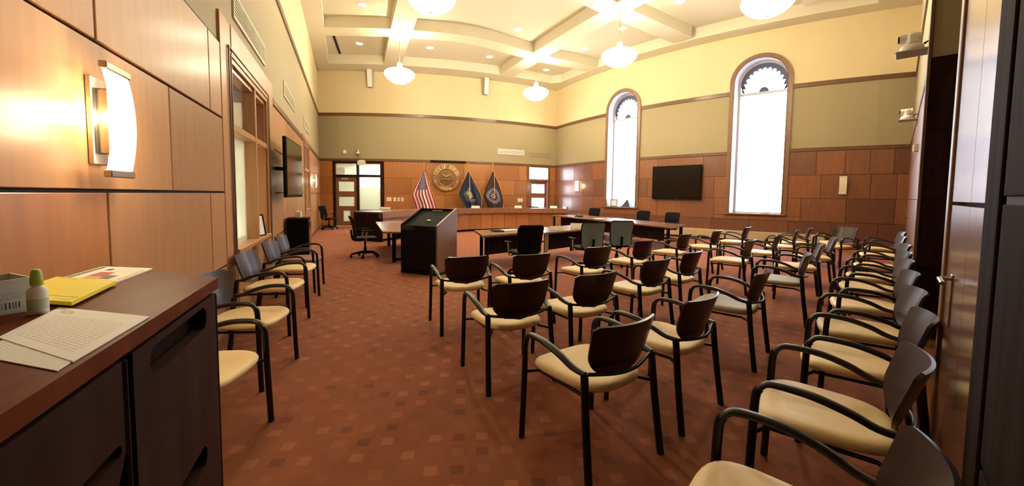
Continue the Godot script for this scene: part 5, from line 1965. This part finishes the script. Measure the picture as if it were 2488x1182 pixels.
func paper(called: String, label: String, category: String, q: Array, y: float, th: float, im: Image) -> void:
	# four plan corners: far left, far right, near right, near left
	var c: Vector2 = (q[0] + q[1] + q[2] + q[3]) / 4
	var mb := MB.new()
	var p := q.map(func(k): return V(k.x - c.x, th, k.y - c.y))
	var b := q.map(func(k): return V(k.x - c.x, 0.0005, k.y - c.y))
	mb.quad(p[3], p[2], p[1], p[0], [Vector2(0, 1), Vector2(1, 1), Vector2(1, 0), Vector2(0, 0)])
	for k in 4:
		var j := (k + 1) % 4
		mb.quad(b[j], b[k], p[k], p[j], [Vector2(0.01, 0.5), Vector2(0.01, 0.5), Vector2(0.01, 0.5), Vector2(0.01, 0.5)])
	mb.quad(b[0], b[1], b[2], b[3], [Vector2(0.01, 0.5), Vector2(0.01, 0.5), Vector2(0.01, 0.5), Vector2(0.01, 0.5)])
	var o := obj(called, mb, printed(im, 0.7))
	o.position = V(c.x, y, c.y)
	tag(o, label, category)


func letter_image() -> Image:
	var im := Image.create(256, 320, false, Image.FORMAT_RGB8)
	im.fill(Color(0.93, 0.94, 0.95))
	disc(im, 44, 44, 20, Color(0.76, 0.75, 0.70), 6)
	lines(im, 30, 90, 230, 290, 12, Color(0.78, 0.77, 0.74), 3)
	return im


func lined_image() -> Image:
	var im := Image.create(256, 256, false, Image.FORMAT_RGB8)
	im.fill(Color(0.90, 0.91, 0.92))
	for k in 24:
		im.fill_rect(Rect2i(0, k * 11, 256, 2), Color(0.72, 0.72, 0.72))
	return im


func news_image() -> Image:
	var im := Image.create(320, 400, false, Image.FORMAT_RGB8)
	im.fill(Color(0.90, 0.88, 0.84))
	im.fill_rect(Rect2i(10, 12, 34, 376), Color(0.24, 0.18, 0.18))
	lines(im, 16, 24, 40, 380, 20, Color(0.8, 0.78, 0.74), 5)
	im.fill_rect(Rect2i(100, 150, 90, 110), Color(0.68, 0.24, 0.16))
	im.fill_rect(Rect2i(100, 262, 90, 60), Color(0.82, 0.60, 0.26))
	im.fill_rect(Rect2i(190, 220, 60, 90), Color(0.36, 0.36, 0.24))
	im.fill_rect(Rect2i(90, 60, 40, 50), Color(0.28, 0.24, 0.24))
	lines(im, 150, 30, 300, 140, 12, Color(0.66, 0.64, 0.62), 6)
	lines(im, 200, 330, 310, 390, 12, Color(0.6, 0.58, 0.56), 7)
	im.fill_rect(Rect2i(296, 60, 10, 250), Color(0.72, 0.46, 0.26))
	return im


func form_image() -> Image:
	var im := Image.create(320, 320, false, Image.FORMAT_RGB8)
	im.fill(Color(0.93, 0.86, 0.14))
	im.fill_rect(Rect2i(30, 20, 100, 3), Color(0.35, 0.30, 0.05))
	lines(im, 34, 10, 126, 18, 9, Color(0.40, 0.34, 0.06), 8)
	for k in 14:
		im.fill_rect(Rect2i(20, 40 + k * 14, 280, 1), Color(0.80, 0.73, 0.10))
	im.fill_rect(Rect2i(40, 262, 270, 5), Color(0.30, 0.26, 0.06))
	lines(im, 230, 290, 300, 310, 8, Color(0.4, 0.36, 0.2), 9)
	return im


func carton_image() -> Image:
	var im := Image.create(384, 160, false, Image.FORMAT_RGB8)
	im.fill(Color(0.84, 0.86, 0.90))
	var r := RandomNumberGenerator.new()
	r.seed = 4
	var glyphs := {"C": ["111", "100", "100", "100", "111"], "H": ["101", "101", "111", "101", "101"], "O": ["111", "101", "101", "101", "111"], "I": ["010", "010", "010", "010", "010"], "E": ["111", "100", "110", "100", "111"]}
	var x := 150
	for ch in "CHOICE":
		for yy in 5:
			for xx in 3:
				if glyphs[ch][yy][xx] == "1":
					im.fill_rect(Rect2i(x + xx * 5, 18 + yy * 5, 5, 5), Color(0.25, 0.27, 0.36))
		x += 20
	lines(im, 20, 60, 360, 96, 10, Color(0.62, 0.64, 0.70), 3)
	x = 60
	while x < 340:
		var bw := r.randi_range(2, 6)
		im.fill_rect(Rect2i(x, 108, bw, 30), Color(0.35, 0.37, 0.42))
		x += bw + r.randi_range(2, 7)
	return im
